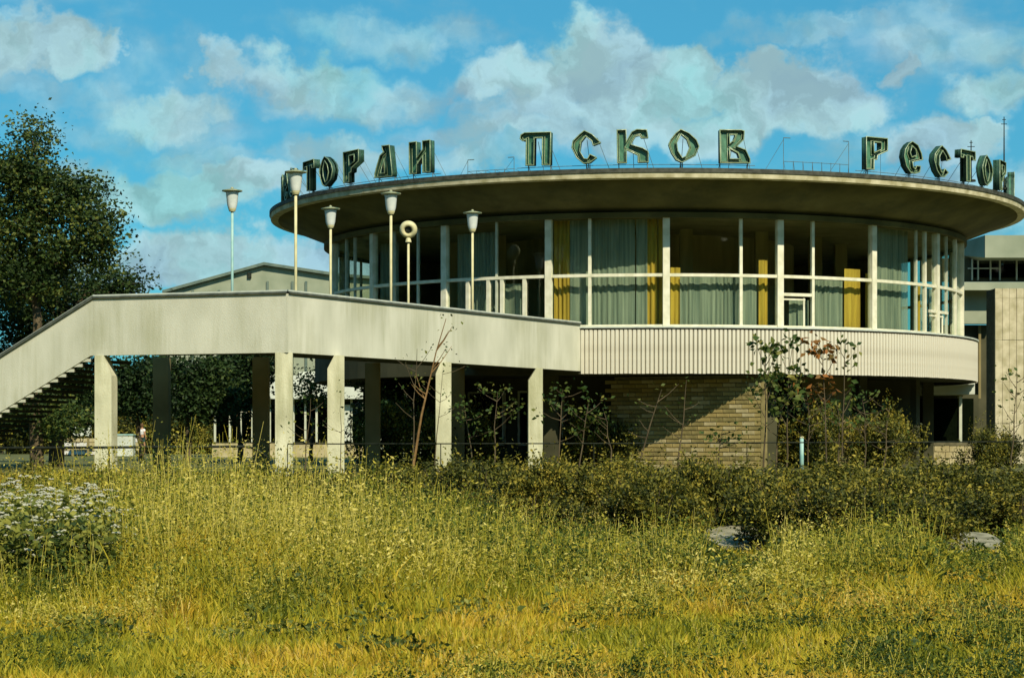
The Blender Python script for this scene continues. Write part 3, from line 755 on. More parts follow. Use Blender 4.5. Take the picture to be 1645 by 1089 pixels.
# ---------------------------------------------------------------- lamps on the walkway
def lamp(x, d, label, polemat, dish=False, top=7.85, capr=.255):
    root = thing('lamp_post', label, 'street lamp', (X(x, d), d, 3.98), 0, 'lamp posts along the walkway')
    h = top - 3.98
    if not dish:
        MB().tube([(0, 0, 0), (0, 0, h - .52)], .034, 10).build('pole', polemat, root, smooth=True)
        MB().lathe([(.01, h - .54), (.07, h - .54), (.09, h - .50), (.10, h - .46), (.01, h - .46)], 18).build('socket', M['pole'], root)
        MB().lathe([(.10, h - .46), (.125, h - .38), (.155, h - .10), (.165, h - .05), (.01, h - .05)], 20).build('lamp_shade', M['lamp_glass'], root, smooth=True)
        MB().lathe([(.01, h - .075), (.16, h - .06), (capr, h - .035), (capr, h - .012), (.10, h + .02), (.04, h + .03), (.035, h + .06), (.005, h + .075)], 24).build('lamp_cap', M['lamp_cap'], root)
    else:
        MB().tube([(0, 0, 0), (0, 0, h - .58)], .034, 10).build('pole', polemat, root, smooth=True)
        MB().lathe([(.01, h - .62), (.09, h - .62), (.07, h - .54), (.05, h - .50), (.01, h - .5)], 16).build('socket', M['pole'], root)
        m = MB()
        m.lathe([(.03, .06), (.09, .05), (.11, -.05), (.14, -.09), (.20, -.08), (.25, -.01), (.255, .04), (.20, .07), (.10, .09), (.01, .10)], 28)
        o = m.build('lamp_shade', M['pole'], root, smooth=True, loc=(0, -.02, h - .27)); o.rotation_euler = (R(-72), R(8), 0)
        m = MB(); m.lathe([(.01, -.03), (.085, -.03), (.09, .02)], 16)
        k = m.build('lamp_bulb', M['steel'], o)
lamp(373, 51.2, 'leftmost lamp post with flat cap, alone against the sky', M['pole_teal'])
lamp(475, 47.6, 'tallest lamp post at the walkway corner, overlapping the roof letters at left', M['pole'])
lamp(531, 55.2, 'lamp post in front of the left edge of the round glass wall', M['pole'])
lamp(628, 51.8, 'lamp post right of the drum edge, its cap under the letter А', M['pole'])
lamp(656, 58.3, 'lamp post whose dish-shaped head has tipped to face the camera', M['pole'], dish=True)
lamp(759, 56.2, 'rightmost lamp post on the walkway, before the glass doors', M['pole'])

# ---------------------------------------------------------------- vegetation builders
def tree(name, label, base, blobs, leafm, nleaf, lsize, seed, trunk_r=.22, trunk_h=None, cat='tree', group=None, stems=None, lean=0):
    """blobs: (x,y,z,rx,ry,rz) relative to base"""
    r = np.random.default_rng(seed); rd = random.Random(seed)
    root = thing(name, label, cat, base, 0, group)
    b = MB()
    top = max(q[2] for q in blobs)
    th_ = trunk_h or top * .9
    pts = [(0, 0, -.1)]
    for i in range(1, 7):
        t = i / 6; pts.append((lean * t + rd.uniform(-.1, .1), rd.uniform(-.1, .1), th_ * t))
    b.tube(pts, [trunk_r * (1 - .8 * i / 6) + .01 for i in range(7)], 8)
    for q in blobs:
        t = min(.85, max(.2, (q[2] - q[5] * .6) / th_)); k = t * 6; i = int(k)
        s = Vector(pts[i]).lerp(Vector(pts[min(i + 1, 6)]), k - i)
        e = Vector(q[:3]); mid = s.lerp(e, .5) + Vector((rd.uniform(-.2, .2), rd.uniform(-.2, .2), rd.uniform(0, .3)))
        b.tube([s, mid, e], [trunk_r * .35, trunk_r * .22, .015], 6)
        for _ in range(5):
            v = Vector((rd.gauss(0, 1), rd.gauss(0, 1), rd.gauss(0, .8))).normalized()
            tip = e + Vector((v.x * q[3], v.y * q[4], v.z * q[5])) * .95
            b.tube([mid.lerp(e, .6), e.lerp(tip, .5), tip], [trunk_r * .12, .012, .006], 4)
    b.build('trunk', M['bark'], root)
    # leaf clumps inside the blobs
    vol = np.array([q[3] * q[4] * q[5] for q in blobs]) ** .75; pr = vol / vol.sum()
    ncl = max(20, nleaf // 38)
    bi = r.choice(len(blobs), ncl, p=pr); Q = np.array([list(q) for q in blobs])[bi]
    u = unit(r.normal(size=(ncl, 3))); rad = r.uniform(.45, 1.08, ncl)[:, None]
    cc = Q[:, :3] + u * rad * Q[:, 3:6]
    per = nleaf // ncl
    cs = r.uniform(.55, 1.3, ncl)
    P_ = np.repeat(cc, per, 0) + r.normal(size=(ncl * per, 3)) * (np.repeat(cs, per)[:, None] * lsize * np.array([2.3, 2.3, 1.5]))
    tint = np.repeat(r.uniform(.2, .75, ncl), per)
    V, Fc, T = leaves(P_, lsize, tint, .6, r=r)
    link('crown', np_mesh('crown', V, Fc, T, leafm), root)
    return root

# left tree: tall open crown
D = 58.0; s_ = D / F
def blob(x, y, rx, ry_, d=0, dd=1.2): return ((x - 60) * s_, d, (705 - y) * s_ + EYE - .75, rx * s_, dd, ry_ * s_)
tree('tall_tree', 'tall loose-crowned leafy tree rising above the stair at the left edge', (X(60, D), D, .75),
     [blob(52, 225, 16, 42), blob(40, 280, 38, 34), blob(10, 300, 40, 50), blob(70, 285, 26, 20), blob(95, 315, 34, 24), blob(132, 300, 30, 20, .5), blob(125, 345, 38, 22),
      blob(165, 350, 24, 18), blob(60, 355, 48, 34), blob(150, 385, 38, 24), blob(95, 405, 52, 28), blob(160, 420, 24, 16, .4), blob(0, 400, 50, 50), blob(30, 450, 70, 40), blob(-60, 330, 50, 90), blob(-70, 450, 60, 60), blob(30, 640, 60, 30), blob(90, 670, 50, 26)],
     M['leaf_tree'], 40000, .125, 3, trunk_r=.2)
D2 = 64.0; s2 = D2 / F
def blob2(x, y, rx, ry_, d=0, dd=1.6): return ((x - 90) * s2, d, (705 - y) * s2 + EYE - .75, rx * s2, dd, ry_ * s2)
tree('spreading_tree', 'dark dense tree behind the stair, below the tall loose-crowned tree', (X(90, D2), D2, .75),
     [blob2(60, 450, 60, 34), blob2(110, 465, 66, 40), blob2(170, 470, 46, 34), blob2(205, 455, 22, 20), blob2(20, 500, 70, 60), blob2(90, 520, 80, 50), blob2(160, 520, 50, 40), blob2(-60, 500, 70, 80), blob2(40, 590, 80, 50), blob2(110, 610, 60, 40), blob2(20, 660, 60, 40), blob2(100, 680, 60, 30)],
     M['leaf_dark'], 36000, .13, 5, trunk_r=.25)
# trees seen through the space beneath the walkway
def under(x, d, lab, bl, seed, n=9000, m='leaf_dark', ls=.17, tr=.12):
    s = d / F
    tree('park_tree', lab, (X(x, d), d, .75), [((a - x) * s, rr, (705 - y) * s + EYE - .75, w * s, w * s * .7, h * s) for (a, y, w, h, rr) in bl], M[leaf_name(m)], n, ls, seed, trunk_r=tr, group='park trees behind the walkway')
def leaf_name(m): return m
under(55, 78, 'dark park tree in the shade behind the stair foot', [(30, 620, 50, 30, 0), (80, 600, 40, 28, 0), (60, 650, 60, 26, .5), (110, 640, 32, 30, 0), (-10, 640, 40, 40, 0)], 21)
under(225, 84, 'leafy park tree just right of the leftmost pillar', [(205, 610, 34, 26, 0), (250, 600, 40, 24, 0), (225, 640, 44, 26, 0), (270, 650, 34, 22, .6), (195, 650, 20, 20, 0)], 22)
under(300, 80, 'park tree seen in the middle of the left walkway opening', [(290, 600, 40, 24, 0), (330, 610, 44, 30, 0), (310, 650, 50, 26, 0), (350, 640, 34, 24, 0)], 23)
under(385, 82, 'park tree left of the corner pillar, hiding part of the low pavilion', [(375, 595, 42, 26, 0), (405, 600, 26, 30, 0), (380, 640, 34, 22, 0), (415, 580, 30, 18, 0)], 24)
under(500, 76, 'small light-leaved tree between the corner pillar and the next', [(500, 615, 24, 16, 0), (512, 640, 20, 14, 0), (490, 640, 16, 10, 0), (520, 600, 16, 12, 0)], 25, n=1200, m='leaf_sap', ls=.14, tr=.07)
under(640, 66, 'dark tree in the shade between third and fourth pillars', [(625, 620, 36, 34, 0), (670, 610, 30, 30, 0), (640, 660, 44, 34, 0), (690, 660, 24, 34, 0), (600, 670, 24, 30, 0)], 26, n=9000, ls=.14)

# shrubs: four bodies reused along the hedge
def shrub_mesh(seed, w, h, n, m, ls):
    r = np.random.default_rng(seed)
    k = 26
    c = np.stack([r.uniform(-w / 2, w / 2, k), r.uniform(-.5, .5, k), r.uniform(.12, .80, k) * h], 1)
    c[:, 2] *= 1 - .35 * np.abs(c[:, 0]) / (w / 2)
    ci = r.integers(0, k, n // 16); cl = c[ci] + unit(r.normal(size=(len(ci), 3))) * r.uniform(.12, .40, (len(ci), 1)) * np.array([1, 1, .8])
    P_ = np.repeat(cl, 16, 0) + r.normal(size=(len(cl) * 16, 3)) * .06
    P_[:, 2] = np.abs(P_[:, 2])
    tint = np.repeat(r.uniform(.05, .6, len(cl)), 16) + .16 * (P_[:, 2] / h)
    up = np.zeros((len(P_), 3)); up[:, 2] = .5; up[:, 1] = -.3
    # upright shoots breaking the top line
    V, Fc, T = leaves(P_, ls, tint, .55, nrm=up, r=r)
    sh = []
    for i in range(16):
        x0, y0 = r.uniform(-w / 2, w / 2), r.uniform(-.4, .4); hh = h * r.uniform(.85, 1.15)
        q = 16
        zz = np.linspace(h * .5, hh, q); dx = r.uniform(-.2, .2)
        sh.append(np.stack([x0 + dx * (zz / h) + r.normal(0, .02, q), y0 + r.normal(0, .02, q), zz], 1))
    S = np.concatenate(sh)
    V2, F2, T2 = leaves(S, ls * .9, np.full(len(S), .55), .5, nrm=np.tile([0, 0, .6], (len(S), 1)), r=r)
    return np_mesh('shrub_foliage', np.concatenate([V, V2]), np.concatenate([Fc, F2 + len(V)]), np.concatenate([T, T2]), m)
def stems_mesh(seed, w, h):
    rd = random.Random(seed); b = MB()
    for i in range(14):
        x = rd.uniform(-w * .3, w * .3); e = (x * 1.6, rd.uniform(-.4, .4), h * rd.uniform(.6, .9))
        b.tube([(x * .5, rd.uniform(-.1, .1), -.05), (x, 0, h * .35), e], [.022, .014, .005], 4)
    return b.mesh('shrub_stems', M['bark'])
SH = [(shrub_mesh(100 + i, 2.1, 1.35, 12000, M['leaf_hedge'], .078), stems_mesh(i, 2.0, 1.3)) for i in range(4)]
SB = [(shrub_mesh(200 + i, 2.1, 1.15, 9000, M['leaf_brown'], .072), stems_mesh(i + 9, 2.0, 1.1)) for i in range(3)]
def shrub(x, d, sx, sz, var, lab, brown=False, name='hedge_shrub', grp='shrubs of the overgrown hedge'):
    z = float(ground_z(X(x, d), d)) - .03
    root = thing(name, lab, 'shrub', (X(x, d), d, z), random.uniform(-.25, .25) + (math.pi if random.random() < .5 else 0), grp)
    root.scale = (sx, 1.0, sz)
    f, s = (SB if brown else SH)[var]
    link('foliage', f, root); link('stems', s, root)
front = [
 (565, 36.6, .85, .92, 'olive-green hedge shrub in front of the pillar right of the corner pillar'),
 (628, 36.2, .8, 1.0, 'hedge shrub below the leaning red-stemmed sapling, left of it'),
 (690, 35.8, .85, .98, 'hedge shrub at the foot of the leaning red-stemmed sapling'),
 (752, 35.6, .8, 1.04, 'hedge shrub just right of the fourth pillar foot'),
 (812, 35.3, .85, 1.04, 'dark hollow hedge shrub left of the last pillar'),
 (868, 35.0, .8, 1.02, 'hedge shrub directly before the last pillar foot'),
 (928, 34.8, .85, 1.02, 'hedge shrub below the point where the ribbed drum begins'),
 (990, 34.6, .85, 1.02, 'hedge shrub in front of the left dark end of the brick wall'),
 (1050, 34.6, .8, 1.0, 'hedge shrub below the left tip of the sunlit brick triangle'),
 (1108, 35.8, .85, 1.0, 'hedge shrub in front of the middle of the sunlit bricks'),
 (1165, 36.8, .85, .98, 'hedge shrub behind the left concrete slab, before the bricks'),
 (1222, 36.2, .85, 1.02, 'hedge shrub before the right corner of the brick wall'),
 (1285, 34.2, .9, 1.05, 'bulky hedge shrub below the tall green-leaved sapling'),
 (1345, 33.8, .9, 1.04, 'bulky hedge shrub below the rusty-leaved sapling'),
 (1405, 34.2, .85, 1.02, 'hedge shrub left of the ground-floor windows at right'),
 (1462, 34.8, .85, .98, 'hedge shrub below the left edge of the right sill wall'),
 (1520, 36.2, .85, .98, 'hedge shrub below the middle of the right sill wall, behind the right slab'),
 (1578, 36.0, .85, 1.0, 'hedge shrub between sill wall and the tall pale pier'),
 (1636, 35.0, .9, 1.02, 'hedge shrub before the tall pale pier at the right edge'),
 (1700, 34.8, .9, 1.02, 'last hedge shrub cut by the right picture edge'),
]
for i, (x, d, sx, sz, lab) in enumerate(front):
    shrub(x, d - 1.1 + random.uniform(-.9, .9), sx * random.uniform(.8, 1.05), sz * random.uniform(.78, 1.14), i % 4, lab)
for i, (x, d, sz, lab) in enumerate([(1290, 30.8, .84, 'nearest dark shrub, below the pair of tall green saplings'), (1352, 30.2, .80, 'nearest dark shrub, below the rusty-leaved sapling'), (1425, 30.6, .76, 'nearest dark shrub, left of the right concrete slab'),
                             (1030, 32.2, .8, 'low dark shrub standing forward of the hedge, left of the left slab'), (850, 33.0, .72, 'low dark shrub standing forward of the hedge, before the last pillar')]):
    shrub(x, d, .8, sz, (i + 2) % 4, lab)
back = [(600, 'shrub of the rear hedge row behind the pillar right of the corner pillar'), (700, 'shrub of the rear hedge row before the fourth pillar'), (790, 'rear-row shrub between fourth and last pillars'),
        (890, 'rear-row shrub right behind the last pillar foot'), (985, 'rear-row shrub at the dark end of the brick wall'), (1085, 'rear-row shrub touching the bottom of the lit bricks'), (1180, 'rear-row shrub before the right half of the lit bricks'),
        (1275, 'rear-row shrub right of the brick corner'), (1370, 'rear-row shrub under the dark drum, right of the olive wall'), (1460, 'rear-row shrub at the left end of the sill wall'), (1560, 'rear-row shrub at the right end of the sill wall'), (1650, 'rear-row shrub at the base of the pale pier')]
for i, (x, lab) in enumerate(back):
    d = 40.5 + random.uniform(-.6, .6)
    shrub(x, d, 1.1, random.uniform(.62, .72), (i + 1) % 4, lab, grp='rear row of hedge shrubs')
left = [(-30, 'leftmost olive shrub cut by the left picture edge'), (40, 'olive shrub below the foot of the stair'), (110, 'olive shrub left of the leftmost pillar foot'), (180, 'olive shrub hiding the leftmost pillar foot'),
        (250, 'olive shrub before the walking person'), (320, 'brownish shrub below the middle of the left opening'), (385, 'brownish shrub left of the corner pillar foot'), (448, 'olive shrub hiding the corner pillar foot'), (510, 'olive shrub hiding the next pillar foot')]
for i, (x, lab) in enumerate(left):
    shrub(x, 38.0 + random.uniform(-.6, .6), 1.0, random.uniform(.88, 1.12), i % 3, lab, brown=True, name='olive_shrub', grp='olive shrubs below the walkway')

# saplings
def sapling(x, d, ytop, xtop, lab, seed, m='leaf_sap', nl=75, ls=.12, r0=.022, branches=5, ybare=None, bark='bark', w=.5):
    rd = random.Random(seed); r = np.random.default_rng(seed)
    gz = float(ground_z(X(x, d), d)) if d < 46 else .75
    base = Vector((X(x, d), d, gz))
    root = thing('sapling', lab, 'sapling', base, 0, 'thin saplings growing behind the hedge')
    H = Z(ytop, d) - gz; tx = X(xtop, d) - base.x
    b = MB(); pts = []
    for i in range(6):
        t = i / 5; pts.append(Vector((tx * t ** 1.3 + rd.uniform(-.03, .03), rd.uniform(-.05, .05), H * t)))
    b.tube(pts, [r0 * (1 - .8 * i / 5) for i in range(6)], 6)
    cl = [(pts[5], 1.0), (pts[4], .9)]
    for k in range(branches):
        t = rd.uniform(.4, .95); i = int(t * 5); s = pts[i].lerp(pts[min(i + 1, 5)], t * 5 - i)
        e = s + Vector((rd.choice((-1, 1)) * rd.uniform(.15, w), rd.uniform(-.25, .25), rd.uniform(.2, .6) * min(1, H / 3)))
        b.tube([s, s.lerp(e, .5) + Vector((0, 0, -.03)), e], [r0 * .45, r0 * .3, .004], 5); cl.append((e, rd.uniform(.6, 1.1)))
    b.build('stem', M[bark], root)
    P_ = []
    for c, k in cl:
        q = max(3, int(nl / len(cl) * k)); P_.append(np.array(c) + r.normal(size=(q, 3)) * np.array([.13, .13, .10]) * k)
    P_ = np.concatenate(P_)
    V, Fc, T = leaves(P_, ls, r.uniform(.2, .7, len(P_)), .62, r=r, nrm=np.tile([0, 0, -.2], (len(P_), 1)))
    link('foliage', np_mesh('sapling_foliage', V, Fc, T, M[m]), root)
sapling(662, 44.5, 512, 716, 'leaning red-stemmed sapling reaching up over the white parapet', 31, nl=40, ls=.09, r0=.035, branches=7, w=.45, bark='bark_red')
sapling(664, 45.5, 560, 668, 'thin upright shoot beside the leaning red-stemmed sapling', 32, nl=16, ls=.08, r0=.02)
sapling(696, 46.0, 590, 712, 'small leafy shoot climbing in front of the fourth pillar', 33, nl=40, ls=.08, r0=.015)
sapling(545, 45.0, 630, 548, 'tiny sapling with few leaves before the pillar right of the corner', 34, nl=20, ls=.08, r0=.012, branches=3)
sapling(488, 45.5, 640, 500, 'thin leafless-looking sapling beside the corner pillar', 35, nl=24, ls=.09, r0=.02)
sapling(792, 46.5, 630, 800, 'dim sapling in the dark bay left of the last pillar', 36, nl=110, ls=.11)
sapling(760, 47.5, 650, 745, 'dim sapling with side leaves right of the fourth pillar', 37, nl=110, ls=.11)
sapling(895, 46.0, 625, 905, 'sapling with yellowish leaves just right of the last pillar', 38, nl=130, ls=.12, branches=8)
sapling(930, 46.5, 640, 948, 'slim sapling below the first ribs of the drum', 39, nl=80, ls=.1)
sapling(985, 47.0, 655, 970, 'faint sapling in the dark left of the bricks', 40, nl=90, ls=.1)
sapling(1024, 45.0, 625, 1062, 'reddish slanting sapling at the left tip of the sunlit bricks', 41, nl=30, ls=.09, r0=.028)
sapling(1088, 45.5, 610, 1104, 'forked thin sapling crossing the shadow edge of the bricks', 42, nl=26, ls=.09, r0=.024)
sapling(1228, 43.0, 558, 1232, 'tall green-leaved sapling overlapping the white drum, left of its pair', 43, nl=170, ls=.16, branches=9, w=.32, bark='bark')
sapling(1262, 43.2, 548, 1272, 'tall green-leaved sapling overlapping the white drum, right of its pair', 44, nl=170, ls=.16, branches=8, w=.25, bark='bark')
sapling(1330, 43.0, 562, 1322, 'rusty-leaved sapling overlapping the white drum', 45, m='leaf_rust', nl=140, ls=.155, branches=7, w=.3, bark='bark')
sapling(1352, 43.2, 545, 1360, 'slender green sapling right of the rusty-leaved one', 46, nl=60, ls=.14, branches=5, w=.2, bark='bark')
for i, (x, y, lab) in enumerate([(1245, 640, 'low leafy sapling right of the brick corner'), (1300, 635, 'leafy sapling before the olive wall, left half'), (1345, 650, 'leafy sapling before the olive wall, right half'), (1390, 640, 'leafy sapling in the dark right of the olive wall'),
                                (1418, 650, 'leafy sapling left of the ground-floor windows'), (1625, 600, 'tall sapling with leaves before the tall pale pier'), (1150, 690, 'low sapling before the sunlit bricks')]):
    sapling(x, 44 + (i % 3), y, x + random.uniform(-10, 12), lab, 50 + i, nl=80, ls=.11, branches=8, w=.5)
for i, (x, d, s, lab) in enumerate([(1262, 62.5, 1.25, 'shade shrub beneath the drum, right of the bricks'), (1320, 62, 1.3, 'shade shrub against the olive wall'), (1385, 63, 1.25, 'shade shrub right of the olive wall'), (1425, 64, 1.2, 'shade shrub left of the right-hand windows'), (1590, 63, .9, 'shade shrub in the dark gap left of the pale pier'),
                                    (640, 60, 1.3, 'shade shrub behind the leaning sapling'), (760, 62, 1.2, 'shade shrub in the dark bay before the last pillar'), (960, 62.5, 1.2, 'shade shrub under the start of the drum')]):
    root = thing('shade_shrub', lab, 'shrub', (X(x, d), d, .75), i * 1.3, 'shrubs in the shade of the building'); root.scale = (s * .9, 1, s * 1.25)
    f, st_ = SH[i % 4]; link('foliage', f, root); link('stems', st_, root)

mp_ = thing('marker_post', 'short pale bluish post among the leaves right of the brick corner', 'post', (X(1288, 48), 48, .75))
MB().tube([(0, 0, 0), (0, 0, .92)], [.05, .045], 10).build('shaft', M['pole_teal'], mp_, smooth=True)
MB().lathe([(.005, .965), (.045, .95), (.052, .925), (.005, .915)], 12).build('cap', M['pole'], mp_)

# ---------------------------------------------------------------- pipe railings
def railing(pts, hpost, r, lab, step, posts=True):
    pts = [Vector(p) for p in pts]
    root = thing('pipe_railing', lab, 'railing', (pts[0].x, pts[0].y, 0), 0, None)
    o = Vector((pts[0].x, pts[0].y, 0))
    MB().tube([p - o for p in pts], r, 8).build('rail', M['steel'], root, smooth=True)
    Lt = (pts[-2] - pts[0]).length; k = int(Lt / step)
    for i in range(k + 1):
        p = pts[0].lerp(pts[-2] if len(pts) > 2 else pts[-1], i / max(1, k)) - o
        MB().tube([(p.x, p.y, p.z - .01), (p.x, p.y, p.z - hpost)], r * .8, 6).build('post', M['steel'], root)
railing([px(-60, 720, 42.5), px(392, 717, 42.5), px(410, 720, 42.5), px(430, 735, 42.5)], .9, .026, 'dark pipe railing at left, its right end bent downwards', 2.6)
railing([px(462, 713, 46.5), px(1000, 712, 46.5), px(1200, 711, 46.5), px(1720, 709, 46.5)], .75, .014, 'long thin pipe railing running in front of the bricks to the right edge', 3.2)

# ---------------------------------------------------------------- far buildings
# gabled hall behind the walkway
Dg = 128.0
hall = thing('gabled_hall', 'grey hall with a low asymmetric gable behind the walkway lamps', 'building')
zt = .7
prof = [px(262, 472, Dg), px(425, 427, Dg), px(545, 445, Dg), px(760, 462, Dg)]
ring = [Vector((prof[0].x, Dg, zt)), Vector((prof[3].x, Dg, zt)), prof[3], prof[2], prof[1], prof[0]]
MB().slab(ring, (0, 14, 0)).build('wall', M['far_render'], hall)
for i in range(3):
    p, q = prof[i], prof[i + 1]
    MB().slab([p + Vector((0, -.35, .02)), q + Vector((0, -.35, .02)), q + Vector((0, -.35, .20)), p + Vector((0, -.35, .20))], (0, 14.8, 0)).build('roof', M['slate'], hall)
for x in (310, 352, 430, 470, 492):
    MB().box(X(x, Dg) - .07, X(x, Dg) + .07, Dg - .10, Dg - .003, 3, Z(452 if x > 400 else 466, Dg)).build('wall_seam', M['slate'], hall)
MB().box(X(398, Dg), X(404, Dg), Dg - .15, Dg - .003, Z(447, Dg), Z(438, Dg)).build('vent', M['steel'], hall)

# low pavilion seen through the pillars
Dp = 100.0
pav = thing('low_pavilion', 'low flat pavilion with white fascia and tall windows seen between the pillars', 'building')
x0, x1 = X(345, Dp), X(586, Dp)
MB().box(x0, x1, Dp, Dp + 8, .7, Z(640, Dp)).build('wall', M['wall_dark'], pav)
MB().box(x0 - .1, x1, Dp - .8, Dp + 8, Z(641, Dp), Z(604, Dp)).build('fascia', M['far_white'], pav)
MB().box(x0 + 4, x1 + .9, Dp + 1, Dp + 9, Z(603, Dp), Z(596, Dp)).build('roof', M['far_white'], pav)
for i, (a, c) in enumerate([(348, 368), (371, 385), (388, 405), (408, 414), (418, 432), (436, 470), (474, 490), (492, 508), (511, 528), (556, 564), (567, 582)]):
    w = MB().box(X(a, Dp), X(c, Dp), Dp - .08, Dp - .03, Z(708, Dp), Z(645, Dp)).build('window_pane', M['glass_dark'], pav)
for x in (346, 370, 387, 406, 416, 434, 472, 491, 509, 530, 565, 584):
    MB().box(X(x, Dp) - .05, X(x, Dp) + .05, Dp - .16, Dp - .02, Z(710, Dp), Z(641, Dp)).build('window_post', M['frame_dim'], pav)
MB().box(X(553, Dp), X(563, Dp), Dp - .2, Dp - .17, Z(708, Dp), Z(650, Dp)).build('light_door', M['far_white'], pav)
MB().box(X(362, Dp), X(405, Dp), Dp - .2, Dp - .1, Z(663, Dp), Z(660, Dp)).build('window_rail', M['frame'], pav)
MB().box(x0, x1, Dp - .9, Dp - .5, .7, Z(712, Dp)).build('plinth', M['brick3'], pav)

# gateway and low walls at far left
lw = thing('low_wall', 'pale low rubble wall at far left behind the leftmost pillar', 'wall')
Dw = 108.0
random.seed(3)
for r_ in range(4):
    x = X(98, Dw) + (r_ % 2) * .3
    while x < X(206, Dw):
        w = random.uniform(.5, .85)
        MB().box(x, x + w - .04, Dw + random.uniform(-.04, .04), Dw + .4, Z(730, Dw) + r_ * .22, Z(730, Dw) + r_ * .22 + .19).build('stone', M['stone' if random.random() < .5 else 'brick3'], lw)
        x += w
MB().box(X(97, Dw), X(207, Dw), Dw + .1, Dw + .38, .7, Z(705, Dw)).build('core', M['mortar'], lw)
Db = 104.0
kb = thing('bus_shelter', 'small dark shelter with a pale panel behind the stair foot', 'shelter')
MB().box(X(115, Db), X(152, Db), Db, Db + 2, Z(663.5, Db), Z(661, Db)).build('roof', M['far_white'], kb)
for x in (116, 141): MB().box(X(x, Db) - .05, X(x, Db) + .05, Db + .05, Db + .15, .75, Z(663.7, Db)).build('post', M['wall_olive'], kb)
MB().box(X(117, Db), X(147, Db), Db - .05, Db + .02, Z(700, Db), Z(684, Db)).build('panel', M['far_white'], kb)
hx = thing('storage_box', 'pale greenish box standing between leftmost pillar and the person', 'box', (X(192, 106), 106, .75))
MB().box(-.75, .75, -.4, .4, 0, Z(699, 106) - .75).build('body', M['far_white'], hx)
MB().box(-.8, .8, -.45, .45, Z(699, 106) - .748, Z(697, 106) - .75).build('lid', M['pole_teal'], hx)

# right wing
Dr = 82.0
wing = thing('right_wing', 'two-storey white-banded wing behind the right end of the drum', 'building')
def rb(x0, x1, y0, y1, d, dep, nm, m): return MB().box(X(x0, d), X(x1, d), d, d + dep, Z(y1, d), Z(y0, d)).build(nm, M[m], wing)
# upper fascia turning a corner at x=1580
d = Dr
ring = [px(1550, 411, d), px(1582, 414, d - 1.5), px(1582, 378, d - 1.5), px(1550, 388, d)]
MB().slab(ring, (.1, 3, 0)).build('upper_fascia', M['far_render'], wing)
MB().box(X(1582.5, d - 1.5), X(1760, d - 1.5), d - 1.5, d + 3, Z(414, d - 1.5), Z(378, d - 1.5)).build('upper_fascia', M['far_render'], wing)
rb(1480, 1760, 415, 452, d, .3, 'upper_wall', 'wall_dark')
for a, c in ((1563, 1570), (1573, 1590), (1593, 1605), (1608, 1632), (1635, 1660), (1664, 1690)):
    rb(a, c, 419, 446, d - .12, .05, 'window_pane', 'glass_dark')
for x in (1562, 1571.5, 1591.5, 1606.5, 1633.5, 1662): rb(x - 1, x + 1, 416, 450, d - .2, .1, 'mullion', 'frame_dim')
rb(1555, 1605, 430.5, 432, d - .22, .06, 'transom', 'frame_dim')
rb(1545, 1760, 453, 466, d - 1.4, 2, 'lower_fascia', 'far_render')
rb(1546, 1598, 468, 520, d - .6, .5, 'spandrel_panel', 'far_render')
rb(1500, 1760, 522, 740, d, .4, 'recess_wall', 'wall_dark')
rb(1572, 1576, 522, 640, d - .2, .1, 'downpipe', 'wall_olive')
pier = thing('stone_pier', 'tall pale ribbed pier at the right picture edge', 'pier')
dp_ = 74.0
zt0 = Z(463, dp_)
MB().box(X(1600, dp_), X(1700, dp_), dp_ + .12, dp_ + 1.5, .7, zt0).build('core', M['mortar'], pier)
x = 1599.0; i = 0
while x < 1700:
    w = 11.5
    zc = .72
    while zc < zt0 - .1:
        h = min(1.5, zt0 - zc)
        MB().box(X(x, dp_), X(x + w, dp_) - .012, dp_ + random.uniform(-.01, .02), dp_ + .14, zc, zc + h - .008).build('stone_panel', M['pier'] if 'pier' in M else M.setdefault('pier', mat('pier_stone', (.38, .34, .21), (.58, .52, .37), scale=3, detail=8, bump=.4, rough=.9)), pier)
        zc += 1.5
    x += w; i += 1

# low annex with windows below the drum's right end
dl = 70.0
ann = thing('low_annex', 'low annex with white fascia and two dark windows below the right end of the drum', 'building')
def ab(x0, x1, y0, y1, d, dep, nm, m): return MB().box(X(x0, d), X(x1, d), d, d + dep, Z(y1, d), Z(y0, d)).build(nm, M[m], ann)
MB().slab([px(1453, 635, dl), px(1566, 633, dl - .3), px(1566, 617, dl - .3), px(1453, 623, dl)], (0, 3, 0)).build('fascia', M['far_white'], ann)
ab(1455, 1572, 634, 738, dl + 1.5, .3, 'back_wall', 'wall_dark')
ab(1456, 1493, 640, 709, dl + .1, .05, 'window_pane', 'glass_dark')
ab(1500, 1541, 640, 709, dl + .1, .05, 'window_pane', 'glass_dark')
ab(1546, 1564, 640, 709, dl + .1, .05, 'window_pane', 'glass_dark')
ab(1493, 1500, 636, 711, dl, .3, 'window_post', 'frame_dim'); ab(1541, 1545.5, 636, 711, dl, .3, 'window_post', 'frame_dim')
ab(1452, 1566, 711, 715, dl - .15, .5, 'sill', 'mortar')
# sill wall of pale blocks
x = 1452.0
for r_ in range(3):
    x = 1452.0 + (r_ % 2) * 6
    while x < 1565:
        w = 12
        z0 = .55 + r_ * .30
        y0 = Z(715.3, dl)
        zt_ = y0 - r_ * .22
        MB().box(X(x, dl) + .008, X(min(x + w, 1566), dl) - .008, dl - .12 + random.uniform(-.01, .01), dl + .2, zt_ - .205, zt_ - .003).build('block', M['brick3'], ann)
        x += w
ab(1453, 1565, 716, 745, dl - .08, .2, 'sill_wall_core', 'mortar')
MB().box(X(1556, 73), X(1566, 73), 73, 74, Z(622, 73), Z(588, 73)).build('parapet_block', M['far_white'], ann)
